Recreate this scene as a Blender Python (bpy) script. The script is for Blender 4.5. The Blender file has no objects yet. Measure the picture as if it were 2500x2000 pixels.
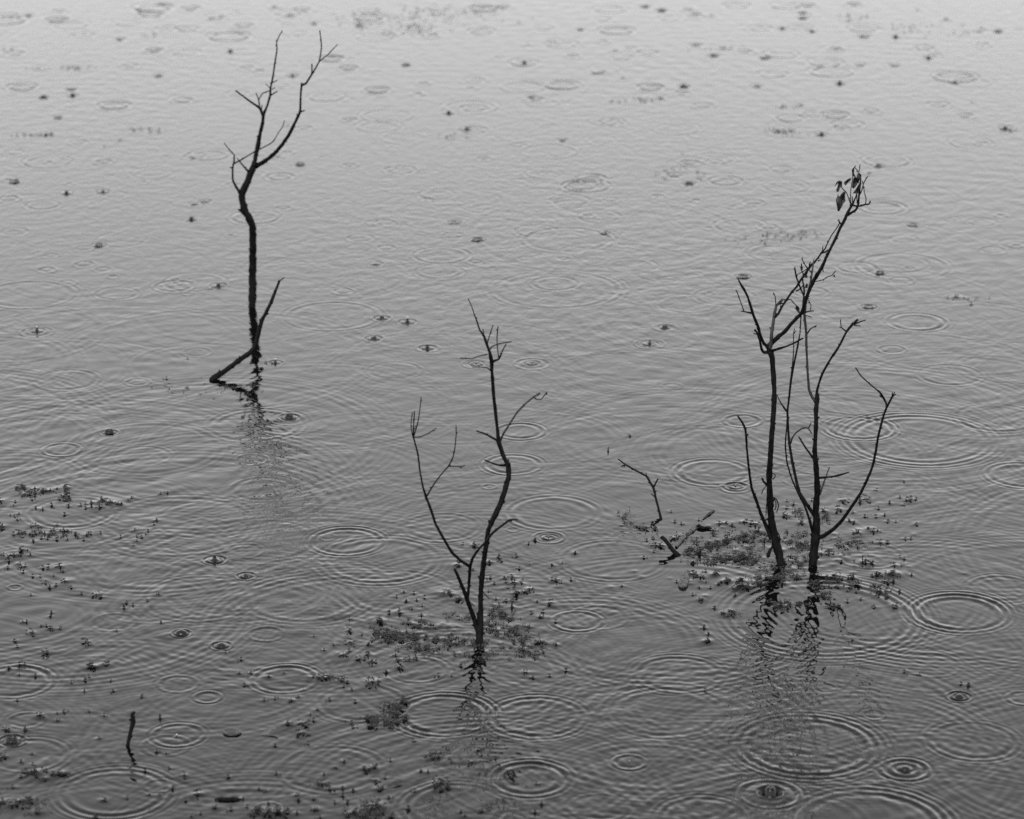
import bpy, bmesh, math, random
import numpy as np
from mathutils import Vector, Matrix, noise

rnd = random.Random(11)
rng = np.random.RandomState(5)
R_ = math.radians
scene = bpy.context.scene

# ------------------------------------------------------------------ camera
CAM_H, PITCH, FOC = 2.6, R_(19.75), 113.2
cam_d = bpy.data.cameras.new('camera')
cam = bpy.data.objects.new('camera', cam_d)
scene.collection.objects.link(cam)
cam.location = (0, 0, CAM_H)
cam.rotation_euler = (math.pi / 2 - PITCH, 0, 0)
cam_d.sensor_width = 36
cam_d.lens = FOC
cam_d.clip_start = 0.1
cam_d.clip_end = 2000
cam_d.dof.use_dof = True
cam_d.dof.focus_distance = 6.9
cam_d.dof.aperture_fstop = 5.0
scene.camera = cam

# ------------------------------------------------------------------ overcast sky
SKY_STRENGTH, SUN_EL, SUN_ROT = 0.1, R_(48), R_(200)
world = bpy.data.worlds.new('World')
scene.world = world
world.use_nodes = True
nt = world.node_tree
nt.nodes.clear()
wo = nt.nodes.new('ShaderNodeOutputWorld')
bg = nt.nodes.new('ShaderNodeBackground')
sky = nt.nodes.new('ShaderNodeTexSky')
sky.sky_type = 'NISHITA'
sky.sun_disc = False
sky.sun_elevation = SUN_EL
sky.sun_rotation = SUN_ROT
sky.dust_density = 4.0
bw = nt.nodes.new('ShaderNodeRGBToBW')            # the photograph is black and white
geo = nt.nodes.new('ShaderNodeTexCoord')
# a closed cloud deck: pale grey everywhere, broad soft cloud mottling
cn = nt.nodes.new('ShaderNodeTexNoise')
cn.inputs['Scale'].default_value = 1.6
cn.inputs['Detail'].default_value = 4
cr = nt.nodes.new('ShaderNodeMapRange')
cr.inputs['From Min'].default_value = 0.3
cr.inputs['From Max'].default_value = 0.7
cr.inputs['To Min'].default_value = 23
cr.inputs['To Max'].default_value = 26
mix = nt.nodes.new('ShaderNodeMix')
mix.data_type = 'FLOAT'
mix.inputs[0].default_value = 0.65
nt.links.new(geo.outputs['Generated'], cn.inputs['Vector'])
nt.links.new(cn.outputs['Fac'], cr.inputs['Value'])
nt.links.new(sky.outputs['Color'], bw.inputs['Color'])
nt.links.new(bw.outputs['Val'], mix.inputs[2])
# the deck is thinner and brighter toward the horizon, all the way round
sx = nt.nodes.new('ShaderNodeSeparateXYZ')
nt.links.new(geo.outputs['Generated'], sx.inputs['Vector'])
ex = nt.nodes.new('ShaderNodeMath'); ex.operation = 'MULTIPLY'; ex.inputs[1].default_value = -2.9
ab = nt.nodes.new('ShaderNodeMath'); ab.operation = 'MAXIMUM'; ab.inputs[1].default_value = .235
nt.links.new(sx.outputs['Z'], ab.inputs[0])
nt.links.new(ab.outputs[0], ex.inputs[0])
ep = nt.nodes.new('ShaderNodeMath'); ep.operation = 'EXPONENT'
nt.links.new(ex.outputs[0], ep.inputs[0])
ad = nt.nodes.new('ShaderNodeMath'); ad.operation = 'ADD'; ad.inputs[1].default_value = .10
nt.links.new(ep.outputs[0], ad.inputs[0])
ml = nt.nodes.new('ShaderNodeMath'); ml.operation = 'MULTIPLY'
nt.links.new(ad.outputs[0], ml.inputs[0])
nt.links.new(cr.outputs['Result'], ml.inputs[1])
nt.links.new(ml.outputs[0], mix.inputs[3])
nt.links.new(mix.outputs[0], bg.inputs['Color'])
bg.inputs['Strength'].default_value = SKY_STRENGTH
nt.links.new(bg.outputs['Background'], wo.inputs['Surface'])

sun_d = bpy.data.lights.new('sun', 'SUN')
sun_d.energy = 0.6
sun_d.angle = R_(25)
sun_d.color = (1, 1, 1)
sun = bpy.data.objects.new('sun', sun_d)
scene.collection.objects.link(sun)
sd = Vector((math.sin(SUN_ROT) * math.cos(SUN_EL), math.cos(SUN_ROT) * math.cos(SUN_EL), math.sin(SUN_EL)))
sun.rotation_euler = sd.to_track_quat('Z', 'Y').to_euler()

scene.view_settings.view_transform = 'Standard'
scene.view_settings.look = 'None'
scene.view_settings.exposure = 1.08
scene.view_settings.gamma = 1.0
scene.view_settings.use_curve_mapping = False
scene.cycles.use_denoising = False
scene.cycles.max_bounces = 5

# ------------------------------------------------------------------ helpers
FPX = FOC / 36 * 2500
FWD = Vector((0, math.cos(PITCH), -math.sin(PITCH)))
UP = Vector((0, math.sin(PITCH), math.cos(PITCH)))

def ray(px, py):
    return FWD + Vector((1, 0, 0)) * ((px - 1250) / FPX) + UP * ((1000 - py) / FPX)

def on_z(px, py, z=0.0):
    d = ray(px, py)
    t = (z - CAM_H) / d.z
    return Vector((0, 0, CAM_H)) + d * t

def on_y(px, py, Y):
    d = ray(px, py)
    return Vector((0, 0, CAM_H)) + d * (Y / d.y)

# survey sheets: offset and scale of the enlarged views the positions were read from
VIEW = {1: (460, 40, .30140), 2: (460, 480, .30140), 3: (960, 700, .30140), 4: (880, 1160, .34782),
        5: (1760, 380, .30144), 6: (1760, 840, .33620), 7: (1480, 1080, .22032), 8: (1960, 380, .15070),
        9: (1840, 600, .15075), 10: (0, 1100, .23191), 11: (0, 1500, .32468), 12: (700, 1500, .32468),
        13: (1700, 1380, .23191), 0: (0, 0, 1.15955), 14: (0, 0, .57978), 15: (1250, 0, .57978), 16: (1700, 1500, .37106)}

def PX(v, X, Y):
    a, b, s = VIEW[v]
    return a + X * s, b + Y * s

def link(o, parent=None):
    scene.collection.objects.link(o)
    if parent:
        o.parent = parent
        o.matrix_parent_inverse = parent.matrix_world.inverted()
    return o

def mesh_obj(name, verts, faces, mat, parent=None, smooth=True):
    me = bpy.data.meshes.new(name)
    me.from_pydata([tuple(v) for v in verts], [], faces)
    if smooth:
        me.polygons.foreach_set('use_smooth', [True] * len(me.polygons))
    me.materials.append(mat)
    o = bpy.data.objects.new(name, me)
    return link(o, parent)

def thing(name, label, cat, loc, group=None):
    o = bpy.data.objects.new(name, None)
    o.empty_display_size = 0.05
    o.location = loc
    o.matrix_world = Matrix.Translation(loc)
    scene.collection.objects.link(o)
    tag(o, label, cat, group)
    return o

def tag(o, label=None, cat=None, group=None, kind=None):
    if label: o['label'] = label
    if cat: o['category'] = cat
    if group: o['group'] = group
    if kind: o['kind'] = kind
    return o

# ------------------------------------------------------------------ materials (all grey: a black and white photograph)
def mat_new(name):
    m = bpy.data.materials.new(name)
    m.use_nodes = True
    return m, m.node_tree, m.node_tree.nodes['Principled BSDF']

def noise_mat(name, lo, hi, scale, rough, bump=0.3, stretch=(1, 1, 1), bdist=0.001, spec=0.5):
    m, t, p = mat_new(name)
    tc = t.nodes.new('ShaderNodeTexCoord')
    mp = t.nodes.new('ShaderNodeMapping')
    mp.inputs['Scale'].default_value = stretch
    n = t.nodes.new('ShaderNodeTexNoise')
    n.inputs['Scale'].default_value = scale
    n.inputs['Detail'].default_value = 6
    r = t.nodes.new('ShaderNodeValToRGB')
    r.color_ramp.elements[0].position = 0.33
    r.color_ramp.elements[1].position = 0.7
    r.color_ramp.elements[0].color = (lo, lo, lo, 1)
    r.color_ramp.elements[1].color = (hi, hi, hi, 1)
    b = t.nodes.new('ShaderNodeBump')
    b.inputs['Strength'].default_value = bump
    b.inputs['Distance'].default_value = bdist
    t.links.new(tc.outputs['Object'], mp.inputs['Vector'])
    t.links.new(mp.outputs['Vector'], n.inputs['Vector'])
    t.links.new(n.outputs['Fac'], r.inputs['Fac'])
    t.links.new(r.outputs['Color'], p.inputs['Base Color'])
    t.links.new(n.outputs['Fac'], b.inputs['Height'])
    t.links.new(b.outputs['Normal'], p.inputs['Normal'])
    p.inputs['Roughness'].default_value = rough
    p.inputs['Specular IOR Level'].default_value = spec
    return m

M_BARK = noise_mat('wet_bark', .0012, .008, 260, .6, .8, (1, 1, .35), .002, .07)
M_BARK2 = noise_mat('grey_bark', .008, .03, 240, .6, .8, (1, 1, .35), .002, .3)
M_WOOD = noise_mat('bleached_wood', .02, .13, 150, .7, .9, (1, 1, 1), .004, .4)
M_DEAD = noise_mat('dead_leaf', .004, .022, 220, .5, .6, (1, 1, 1), .001, .4)
M_PALE = noise_mat('pale_leaf', .04, .1, 160, .55, .6, (1, 1, 1), .001, .4)
M_WEED = noise_mat('waterweed', .005, .045, 320, .42, .5, (1, 1, 1), .001, .35)

# water
M_WATER, t, p = mat_new('pond_water')
p.inputs['Base Color'].default_value = (.002, .002, .002, 1)
p.inputs['Roughness'].default_value = 0.045
p.inputs['IOR'].default_value = 1.333
tc = t.nodes.new('ShaderNodeTexCoord')
at = t.nodes.new('ShaderNodeAttribute')
at.attribute_name = 'open_water'
n1 = t.nodes.new('ShaderNodeTexNoise')
n1.inputs['Scale'].default_value = 34
n1.inputs['Detail'].default_value = 3
n1.inputs['Distortion'].default_value = .6
mm = t.nodes.new('ShaderNodeMath')
mm.operation = 'MULTIPLY_ADD'
mm.inputs[1].default_value = 0.9
mm.inputs[2].default_value = 0.015
b = t.nodes.new('ShaderNodeBump')
b.inputs['Distance'].default_value = .004
t.links.new(tc.outputs['Object'], n1.inputs['Vector'])
t.links.new(at.outputs['Fac'], mm.inputs[0])
t.links.new(mm.outputs[0], b.inputs['Strength'])
t.links.new(n1.outputs['Fac'], b.inputs['Height'])
t.links.new(b.outputs['Normal'], p.inputs['Normal'])

M_SPLASH, t2, p2 = mat_new('splash_water')
p2.inputs['Base Color'].default_value = (.012, .012, .012, 1)
p2.inputs['Roughness'].default_value = 0.03
p2.inputs['IOR'].default_value = 1.333
M_DROP, t3, p3 = mat_new('falling_droplet')
p3.inputs['Base Color'].default_value = (.9, .9, .9, 1)
p3.inputs['Roughness'].default_value = 0.0
p3.inputs['IOR'].default_value = 1.333
p3.inputs['Transmission Weight'].default_value = .5

# ------------------------------------------------------------------ sprig positions (used by the water's menisci too)
# type: s small sprig, l bigger clump, t upright shoot, b big tussock
SPR = {
10: "200 395 l,250 400 l,300 435 s,370 405 t,370 445 l,450 430 t,485 430 l,530 425 t,600 405 s,700 400 l,705 440 s,705 480 l,670 520 s,370 480 t,260 465 l,310 470 s,340 515 s,10 535 l,140 580 s,160 540 s,375 610 t,450 620 t,550 590 s,540 575 s,620 510 s,850 580 s,900 565 s,965 560 t,965 600 t,1070 530 l,1110 550 s,1140 560 l,1180 555 l,1240 570 l,1275 575 t,1050 605 l,900 610 s,200 670 s,150 695 s,110 685 s,180 735 s,5 805 l,350 795 l,400 805 s,605 780 s,680 675 s,720 590 t,740 520 s,210 880 l,260 870 s,315 890 t,380 880 l,470 880 t,540 840 s,570 835 s,640 852 s,670 850 l,720 855 s,795 890 t,820 920 s,930 885 l,910 900 s,1060 870 s,350 960 t,670 895 s,600 940 s,640 915 s,500 930 s,435 925 s,710 940 s,880 940 s,1270 910 s,1440 900 s,1490 915 s,1650 740 t,1620 775 s,1560 850 s,1535 880 s,1420 835 s,1440 955 s,1410 995 s,240 1050 l,290 1055 s,320 1100 t,150 1110 l,110 1110 s,10 1105 l,95 1165 s,85 1135 s,210 1190 s,80 1240 s,270 1215 s,220 1225 s,510 1220 s,635 1225 l,450 1235 s,500 1245 s,245 1280 s,345 1320 s,425 1325 s,565 1315 s,660 1275 s,680 1380 l,650 1385 s,520 1445 t,480 1390 s,590 1420 s,745 1445 s,1010 1520 l,860 1510 s,1060 1545 s,325 1525 s,1305 1660 t,540 1710 t,1670 1515 s,1550 1580 s,1400 1625 s,1330 1610 s,1690 458 s,1760 450 s,1390 500 s,1350 522 s",
11: "200 60 t,170 60 s,380 20 t,350 90 s,380 110 l,240 140 l,130 245 s,110 200 s,450 110 s,310 90 s,640 215 l,875 120 s,1210 65 t,350 290 l,65 410 t,150 385 l,190 378 s,700 400 l,680 395 l,790 380 l,640 500 t,670 470 s,265 465 s,145 460 s,540 510 s,850 580 s,835 500 s,1065 620 s,635 580 t,130 650 s,300 765 l,430 745 s,480 735 s,785 760 s,670 730 s,1200 780 t,190 870 t,50 870 l,430 800 s,750 935 s,90 950 l,1180 1030 s,1250 1045 s,240 1050 s,40 1070 l,160 1110 s,250 1130 s,270 1190 b,330 1240 l,160 1225 s,400 1205 l,450 1200 l,90 1300 s,1385 1215 l,1715 1225 s,1270 1160 s,1090 1180 s,1300 1310 t,1490 1355 l,15 1410 b,150 1410 l,220 1400 l,170 1455 s,280 1490 l,90 1440 l,720 1530 t,1395 1400 s,1600 1455 l,1735 1470 s,1830 1390 t,1860 1450 s,2020 1430 t,1930 1490 b,2100 1500 b,2020 1500 b,2020 470 l,2140 440 s,1840 535 s,1885 440 s,1800 445 s,1990 645 s,2070 635 s,1700 285 s,1810 340 s,2070 990 s,960 1380 s,770 1400 l,1125 1360 s,1200 1358 s,2080 1200 s,2000 1330 s,1950 1320 s,1510 1500 s,1440 1520 s",
12: "700 55 l,455 125 l,205 165 s,490 215 l,610 235 t,620 300 s,425 310 l,470 280 s,550 340 l,350 230 s,280 270 s,470 35 s,1015 20 s,820 315 s,920 340 l,840 345 l,975 340 t,850 405 l,640 385 s,670 360 s,750 435 s,1140 460 s,1240 465 s,1310 390 t,1450 430 s,1930 290 t,1900 215 l,2025 230 s,1780 270 l,1785 440 l,1850 480 s,1975 465 s,2100 425 s,240 480 l,290 485 l,320 480 s,200 475 s,415 500 l,460 515 s,430 545 s,650 515 b,490 570 s,90 620 s,35 650 l,320 645 s,515 660 s,230 720 s,180 755 s,120 825 l,10 825 l,200 800 s,500 845 s,490 815 s,125 895 l,160 970 s,435 1110 t,620 1170 l,650 1155 l,580 1165 s,780 1100 s,1075 1060 s,1160 1040 s,1120 1080 l,1240 1110 s,1390 1110 l,1010 1185 t,1060 1190 t,270 1275 l,325 1320 s,370 1155 s,280 1205 s,660 1250 l,740 1230 s,500 1330 t,420 1310 t,420 1365 t,720 1310 s,690 1320 l,1160 1280 b,1130 1290 l,90 1400 t,70 1365 l,360 1420 t,460 1420 t,770 1380 s,210 1470 l,80 1500 t,670 1440 b,640 1470 b,915 1460 t,500 1500 b,560 1520 l,600 1500 l,770 1530 l,1310 1490 t,1470 1480 s,1920 1430 t,1870 1490 s,250 1530 s,1880 1275 s,1340 1520 s,960 1330 s,1600 1130 s,950 950 s,205 1390 s",
4: "720 485 s,800 495 l,970 578 t,990 600 s,910 615 l,1095 570 s,680 635 l,790 665 s,910 725 s,1010 725 s,1065 715 s,940 765 s,1080 760 b,1130 765 s,1190 805 l,1210 800 s,1075 835 l,1110 830 s,1375 740 l,1410 755 s,1345 735 s,1420 620 s,1345 635 t,1480 735 s,1180 485 s,1225 460 t,1185 620 s,1115 655 s,305 825 s,255 855 s,375 830 s,600 830 b,640 840 l,690 870 l,395 880 s,450 860 s,320 890 t,435 920 s,200 970 t,285 970 l,270 945 s,430 990 t,360 940 s,135 1030 l,950 870 s,900 815 s,1020 885 s,1065 885 s,1065 930 t,1330 900 l,1325 915 t,1240 890 s,1280 960 s,1260 1000 l,1200 970 s,1370 1030 s,1280 1180 l,1370 1195 s,10 1120 s,60 1190 t,80 1160 s,80 1310 s,180 1385 s,55 1265 l,250 1270 s",
6: "480 1140 s,530 1160 s,480 1190 s,885 1140 l,1010 1150 t,1060 1125 l,1010 1135 s,1300 1115 s,1380 1130 l,1225 1155 t,1330 1170 s,1345 1142 s,1145 1195 s,755 1215 l,850 1200 l,870 1215 s,840 1230 t,1190 1245 t,960 1225 s,1045 1255 s,1125 1255 s,945 1290 l,965 1300 s,1070 1345 s,1110 1365 l,1140 1360 s,1270 1290 s,1420 1310 s,1210 1290 s,985 1375 b,1100 1440 s,1160 1445 l,1210 1443 s,1340 1415 s,1380 1415 s,785 1525 l,730 1530 s,875 1585 s,1030 1585 b,1080 1600 l,1260 1610 l,1310 1612 s,1300 1545 s,1330 1560 s,1250 1680 b,1130 1690 l,1170 1695 s,1385 1680 t,960 1700 t,840 1690 l,1130 1060 s,1330 1000 s,465 1245 l,540 1215 s,565 1300 l,250 1310 l,165 1300 s,80 1320 s,35 1305 s,250 1358 l,600 1390 s,660 1135 s",
7: "720 770 s,830 905 s,760 885 s,1030 860 s,1250 905 l,1330 900 s,1390 925 s,1540 885 l,1600 905 s,550 1150 l,610 1150 l,530 1215 s,450 1090 s,420 1280 s,520 1070 s,175 1595 s,780 1550 s,1110 1555 s,1240 1580 s,1270 1560 s,1350 1545 l,1330 1535 t,1480 1545 l,1500 1610 b,1440 1615 l,1580 1610 l,1210 1470 l,1050 1500 l,970 1470 l,960 1690 s,1430 1695 s,1100 1430 s,850 1040 l,760 1070 l,540 960 s,1180 1000 t,1210 975 s",
13: "60 365 l,370 485 l,330 540 s,290 510 l,190 455 t,80 660 t,130 730 s,110 805 l,340 170 t,310 175 l,210 100 s,480 180 l,540 240 l,450 240 l,240 210 s,900 440 b,870 440 l,1370 130 l,1400 150 l,1460 130 l,1480 160 b,1650 150 l,1600 155 s,1680 220 b,1550 225 t,1590 275 s,1680 290 s,1340 340 l,1270 320 l,1440 440 l,1490 445 s,1870 445 s,2110 440 l,2060 100 b,2090 90 l,1900 115 l,1980 180 l,2070 180 t,1870 230 l,1940 280 b,2140 280 t,1730 360 s,1590 385 s,680 210 l,900 200 l,1060 145 l,150 240 s,30 240 s",
16: "1740 460 s,1790 470 t,75 180 l,80 135 s,50 95 s,60 500 s,1370 378 s,1470 395 s",
0: "2012 626 l,2030 628 s,1995 627 s,1211 1165 t,1105 1248 l,395 755 s,350 797 s,1326 918 s,2045 640 s,25 103 t,8 104 s",
}
SPRIGS = []
for v, s in SPR.items():
    for q in s.split(','):
        X, Y, k = q.split()
        px, py = PX(v, float(X), float(Y))
        w = on_z(px, py)
        SPRIGS.append((w.x, w.y, k, px, py))

# ------------------------------------------------------------------ water: a displaced mesh, real ring waves
G, SIG, NU = 9.81, 7.28e-5, 1.3e-6
def j0(x):
    x = np.abs(x)
    y = np.where(x < 8, x, 0) ** 2
    a1 = 57568490574.0 + y * (-13362590354.0 + y * (651619640.7 + y * (-11214424.18 + y * (77392.33017 + y * (-184.9052456)))))
    a2 = 57568490411.0 + y * (1029532985.0 + y * (9494680.718 + y * (59272.64853 + y * (267.8532712 + y))))
    xs = np.where(x < 8, 8.0, x)
    z = 8.0 / xs
    y2 = z * z
    xx = xs - 0.785398164
    b1 = 1.0 + y2 * (-0.1098628627e-2 + y2 * (0.2734510407e-4 + y2 * (-0.2073370639e-5 + y2 * 0.2093887211e-6)))
    b2 = -0.1562499995e-1 + y2 * (0.1430488765e-3 + y2 * (-0.6911147651e-5 + y2 * (0.7621095161e-6 - y2 * 0.934935152e-7)))
    return np.where(x < 8, a1 / a2, np.sqrt(0.636619772 / xs) * (np.cos(xx) * b1 - z * np.sin(xx) * b2))

def profile(t, a, rmax, n=420):
    """height against radius, t seconds after a drop of crater size a hit the water"""
    kmax = min(7.0 / a, 1600)
    k = np.linspace(2, kmax, int(min(900, max(200, kmax * (rmax + .3 * t + .05) / 1.6))))
    w = np.sqrt(G * k + SIG * k ** 3)
    A = (k * a) ** 2 * np.exp(-(k * a) ** 2 / 4) * np.exp(-2 * NU * k * k * t)
    r = np.linspace(0, rmax, n)
    h = (j0(np.outer(r, k)) * (A * np.cos(w * t) * k)[None, :]).sum(1) * (k[1] - k[0])
    h *= 1 - np.clip((r / rmax - .8) / .2, 0, 1) ** 2
    sl = np.abs(np.gradient(h, r))
    return r, h / max(sl.max(), 1e-9)

NR, NA = 1480, 860
el = np.linspace(math.radians(27.9), math.radians(12.1), NR)      # rows get coarser with distance
rho = CAM_H / np.tan(el)
half = math.radians(10.6)
phi = np.linspace(-half, half, NA)
rho = np.concatenate([[.3, 1.5, 3, 4, 4.5], rho, [rho[-1] * q for q in (1.03, 1.1, 1.3, 1.8, 3, 6, 15, 40)]])
phi = np.concatenate([-np.radians([180, 150, 120, 90, 60, 40, 25, 16, 12.5]), phi, np.radians([12.5, 16, 25, 40, 60, 90, 120, 150, 180])])
RHO, PHI = np.meshgrid(rho, phi, indexing='ij')
WX, WY = RHO * np.sin(PHI), RHO * np.cos(PHI)
H = np.zeros_like(WX)

def stamp(x0, y0, r, h, amp, lop=0.0):
    rm = r[-1]
    r0, p0 = math.hypot(x0, y0), math.atan2(x0, y0)
    i0, i1 = np.searchsorted(rho, [r0 - rm, r0 + rm])
    dp = rm / max(r0 - rm, .5)
    k0, k1 = np.searchsorted(phi, [p0 - dp, p0 + dp])
    if i1 <= i0 or k1 <= k0:
        return
    xs, ys = WX[i0:i1, k0:k1] - x0, WY[i0:i1, k0:k1] - y0
    d = np.interp(np.sqrt(xs * xs + ys * ys), r, h, right=0.0)
    if lop:
        th = np.arctan2(ys, xs)
        p1, p2 = rng.uniform(0, 6.3, 2)
        d = d * (1 + lop * np.cos(th + p1) * .6 + lop * .5 * np.cos(2 * th + p2) + lop * .3 * np.cos(5 * th + p1))
    H[i0:i1, k0:k1] += amp * d

def amin(y):                                   # finest crater the mesh can carry at distance y
    return max(.0042, .0042 * (y / 7.0) ** 1.6)

# ambient: hundreds of old, wide, overlapping rings
banks = []
for far in range(4):
    a = (.0078, .0080, .0095, .012)[far]
    banks.append([profile(tt, a, .26 * tt + .12) for tt in (.5, .8, 1.1, 1.5, 2.0)])
def GUST(x, y):
    return .95 + .45 * (np.sin(x * 1.9 + 1.3 * np.sin(y * .9 + 1)) * np.sin(y * 1.35 + .8 * np.sin(x * 1.7) + 2.2))
for i in range(1150):
    yy = math.sqrt(rng.uniform(4.6 ** 2, 13.5 ** 2))
    xx = rng.uniform(-1, 1) * yy * .215
    far = 0 if yy < 6.4 else 1 if yy < 7.8 else 2 if yy < 9.8 else 3
    q = rng.randint(5)
    r, h = banks[far][q]
    near = 1.35 if yy < 7.2 else 1.0
    side = 1.25 if (xx > .1 and yy < 6.6) else 1.0
    stamp(xx, yy, r, h, GUST(xx, yy) * rng.uniform(.008, .042) * near * side * (1, .9, .7, .5)[far] * (1, 1, .9, .8, .7)[q])
# gentle short wavelets of a light breeze
FADE = np.clip((9.4 - WY) / 2.6, .12, 1) * GUST(WX, WY)
def wl(base, spread, lo, hi, n, slope):
    global H
    for i in range(n):
        L = rng.uniform(lo, hi)
        th = base + rng.normal() * spread
        k = 2 * math.pi / L
        # packet envelope of its own slow scale so nothing repeats
        e = np.sin(WX * rng.uniform(1, 3.5) + rng.uniform(0, 6)) * np.sin(WY * rng.uniform(.6, 2.4) + rng.uniform(0, 6))
        H += slope / k * FADE * e * np.sin(k * (WX * math.cos(th) + WY * math.sin(th)) + rng.uniform(0, 6.3))
wl(R_(95), .6, .03, .075, 30, .0095)
wl(R_(75), .9, .07, .2, 12, .009)
FADE = np.clip((WY - 6.6) / 2.6, 0, 1) * GUST(WX * .7 + 3, WY)
wl(R_(90), 1.3, .026, .10, 44, .0042)
# mats of weed calm the water around them (sheet 0 positions)
calm = np.ones_like(H)
for cx, cy, rx, ry, k in ((985, 1330, 170, 60, .45), (1650, 1140, 260, 90, .5), (1600, 1225, 330, 45, .35), (110, 1080, 130, 60, .45), (1450, 1100, 120, 50, .4), (1670, 1270, 190, 110, .5), (1000, 1400, 110, 75, .4), (535, 720, 70, 60, .5)):
    c = on_z(*PX(0, cx, cy))
    e = on_z(*PX(0, cx + rx, cy))
    f = on_z(*PX(0, cx, cy - ry))
    calm *= 1 - k * np.exp(-(((WX - c.x) / (e.x - c.x)) ** 2 + ((WY - c.y) / (f.y - c.y)) ** 2))
H *= calm

# the rings one can point to: x, y, horizontal half width (sheet 0), strength
RINGS = """925 572 55 .8,412 594 72 .5,700 665 112 .55,90 432 40 .8,30 488 32 .6,810 469 24 .7,843 358 36 .7,1145 366 45 .6,1200 422 46 .7,1155 318 72 .5,
1285 421 20 .6,1130 487 50 .8,1195 505 108 .5,1560 475 62 .6,1640 533 74 .6,1107 545 20 .6,1465 577 18 .7,1503 335 48 .6,1865 338 58 .8,1645 357 28 .7,
2068 468 36 .5,2090 527 28 .7,1930 678 64 1.1,1878 736 29 1.2,1563 886 38 1.1,1120 766 36 1,1368 724 30 1.1,1400 690 24 1,1829 647 20 .9,1003 766 28 .9,
900 733 24 1,804 671 20 .8,78 699 34 1,290 805 25 1,130 947 38 1.1,530 968 32 .9,540 895 105 .5,609 880 42 .5,452 1178 16 .8,1095 908 50 1.1,1080 978 60 1.2,
1030 1025 13 .7,1500 995 80 1,1549 1027 30 1.2,1810 902 72 1.1,1935 925 165 .8,2150 1000 75 .7,730 1140 74 1.2,690 1132 16 .5,800 1180 130 .6,1155 1132 30 1.2,
1165 1080 100 .7,1080 1115 11 .6,515 1160 38 .45,1215 1308 50 .9,600 1430 66 1,437 1468 26 1.1,375 1440 40 .6,30 1435 80 1,55 1517 36 .7,375 1548 52 1.3,350 1570 48 .6,
560 1335 35 .5,240 1310 45 .45,935 1505 98 1.2,1130 1510 100 .9,1115 1640 80 1.4,1325 1605 32 1.2,2020 1290 100 1.4,2020 1467 15 1.2,2155 1470 32 1.1,1620 1672 62 1.5,
1905 1620 48 1.4,1700 1570 150 .9,1830 1735 170 1.3,240 1670 115 1,335 1655 28 .6,60 1590 78 .7,565 1702 24 .8,32 1237 13 1,1415 813 20 .5,415 742 30 .7,
140 800 68 .6,830 780 58 .4,255 505 58 .4,1290 257 32 .7,1665 250 34 .7,1715 241 28 .7,1480 222 25 .8,1975 220 28 .6,385 212 24 .8,815 243 66 .5,990 225 68 .5,
795 190 30 .9,320 365 50 .5,100 340 58 .6,165 300 22 .7,10 303 25 .7,500 197 28 .6,270 47 35 .4,740 118 20 .6,1145 60 25 .5,520 143 18 .6,275 138 20 .6,
1310 122 27 .6,1945 102 25 .6,1770 270 22 .7,1835 234 20 .7,1100 183 58 .5,175 75 28 .4,610 45 30 .4,630 72 22 .5,450 36 24 .5,640 270 20 .7,540 365 20 .5,
1010 760 20 .4,1730 1300 210 .6,555 1030 70 .4,880 1410 60 .5,1260 1300 60 .4,1400 1500 120 .4,2100 880 90 .5,1900 560 110 .5,150 1080 90 .5,420 1260 120 .35,
1170 610 150 .35,1450 640 70 .4,850 290 60 .35,60 620 110 .5,1690 1010 40 .4,1830 1170 70 .4,1840 1505 22 .8,1740 1447 18 .6,1660 1440 30 .4,1960 1400 60 .4,960 1700 110 .6,
1480 1720 90 .7,1260 1700 60 .5,2050 1560 90 .7,1430 1420 90 .5,760 1480 90 .4,700 1620 110 .5,2110 1240 70 .4,1290 1180 110 .35,930 1110 80 .35,640 1260 130 .35,
1600 60 30 .4,350 115 30 .35,880 60 40 .4,1420 270 60 .35,2050 300 60 .4,560 560 50 .3,1010 420 50 .35,1330 560 60 .4,2000 790 70 .5,300 960 60 .4"""
for q in RINGS.replace('\n', '').split(','):
    X, Y, aw, st = [float(v) for v in q.split()]
    c = on_z(*PX(0, X, Y))
    e = on_z(*PX(0, X + aw, Y))
    Rr = e.x - c.x
    t_ = max(.035, Rr / .235)
    a = max(amin(c.y) * 1.08, .0050 + .0021 * min(1, Rr / .11)) * rng.uniform(.9, 1.15)
    r, h = profile(t_, a, Rr * 1.9 + .05)
    far = float(np.interp(c.y, [5.5, 6.6, 7.3, 8.4, 10, 12], [1.0, 1.0, .88, .88, 1.9, 3.0]))
    stamp(c.x, c.y, r, h, rng.uniform(.17, .26) * st * far * (1.0 if Rr > .03 else 1.15), .5 if Rr > .05 else .25)

# wide old rings still crossing the near water
for i in range(34):
    c = on_z(*PX(0, rng.uniform(900, 2300) if i % 3 else rng.uniform(0, 1300), rng.uniform(1220, 1780)))
    Rr = rng.uniform(.16, .38)
    r, h = profile(Rr / .232, .0072, Rr * 1.7 + .05)
    stamp(c.x, c.y, r, h, rng.uniform(.02, .055), .6)
for i in range(230):
    py_ = 10 + 620 * rng.rand() ** 1.5
    c = on_z(*PX(0, rng.uniform(-60, 2220), py_))
    Rr = rng.choice([.012, .02, .03, .045, .07]) * rng.uniform(.8, 1.3)
    r, h = profile(max(.035, Rr / .235), amin(c.y) * 1.25, Rr * 1.9 + .05)
    stamp(c.x, c.y, r, h, rng.uniform(.05, .17) * (1 + max(0, c.y - 7.4) * .5), rng.uniform(0, .5))
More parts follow.
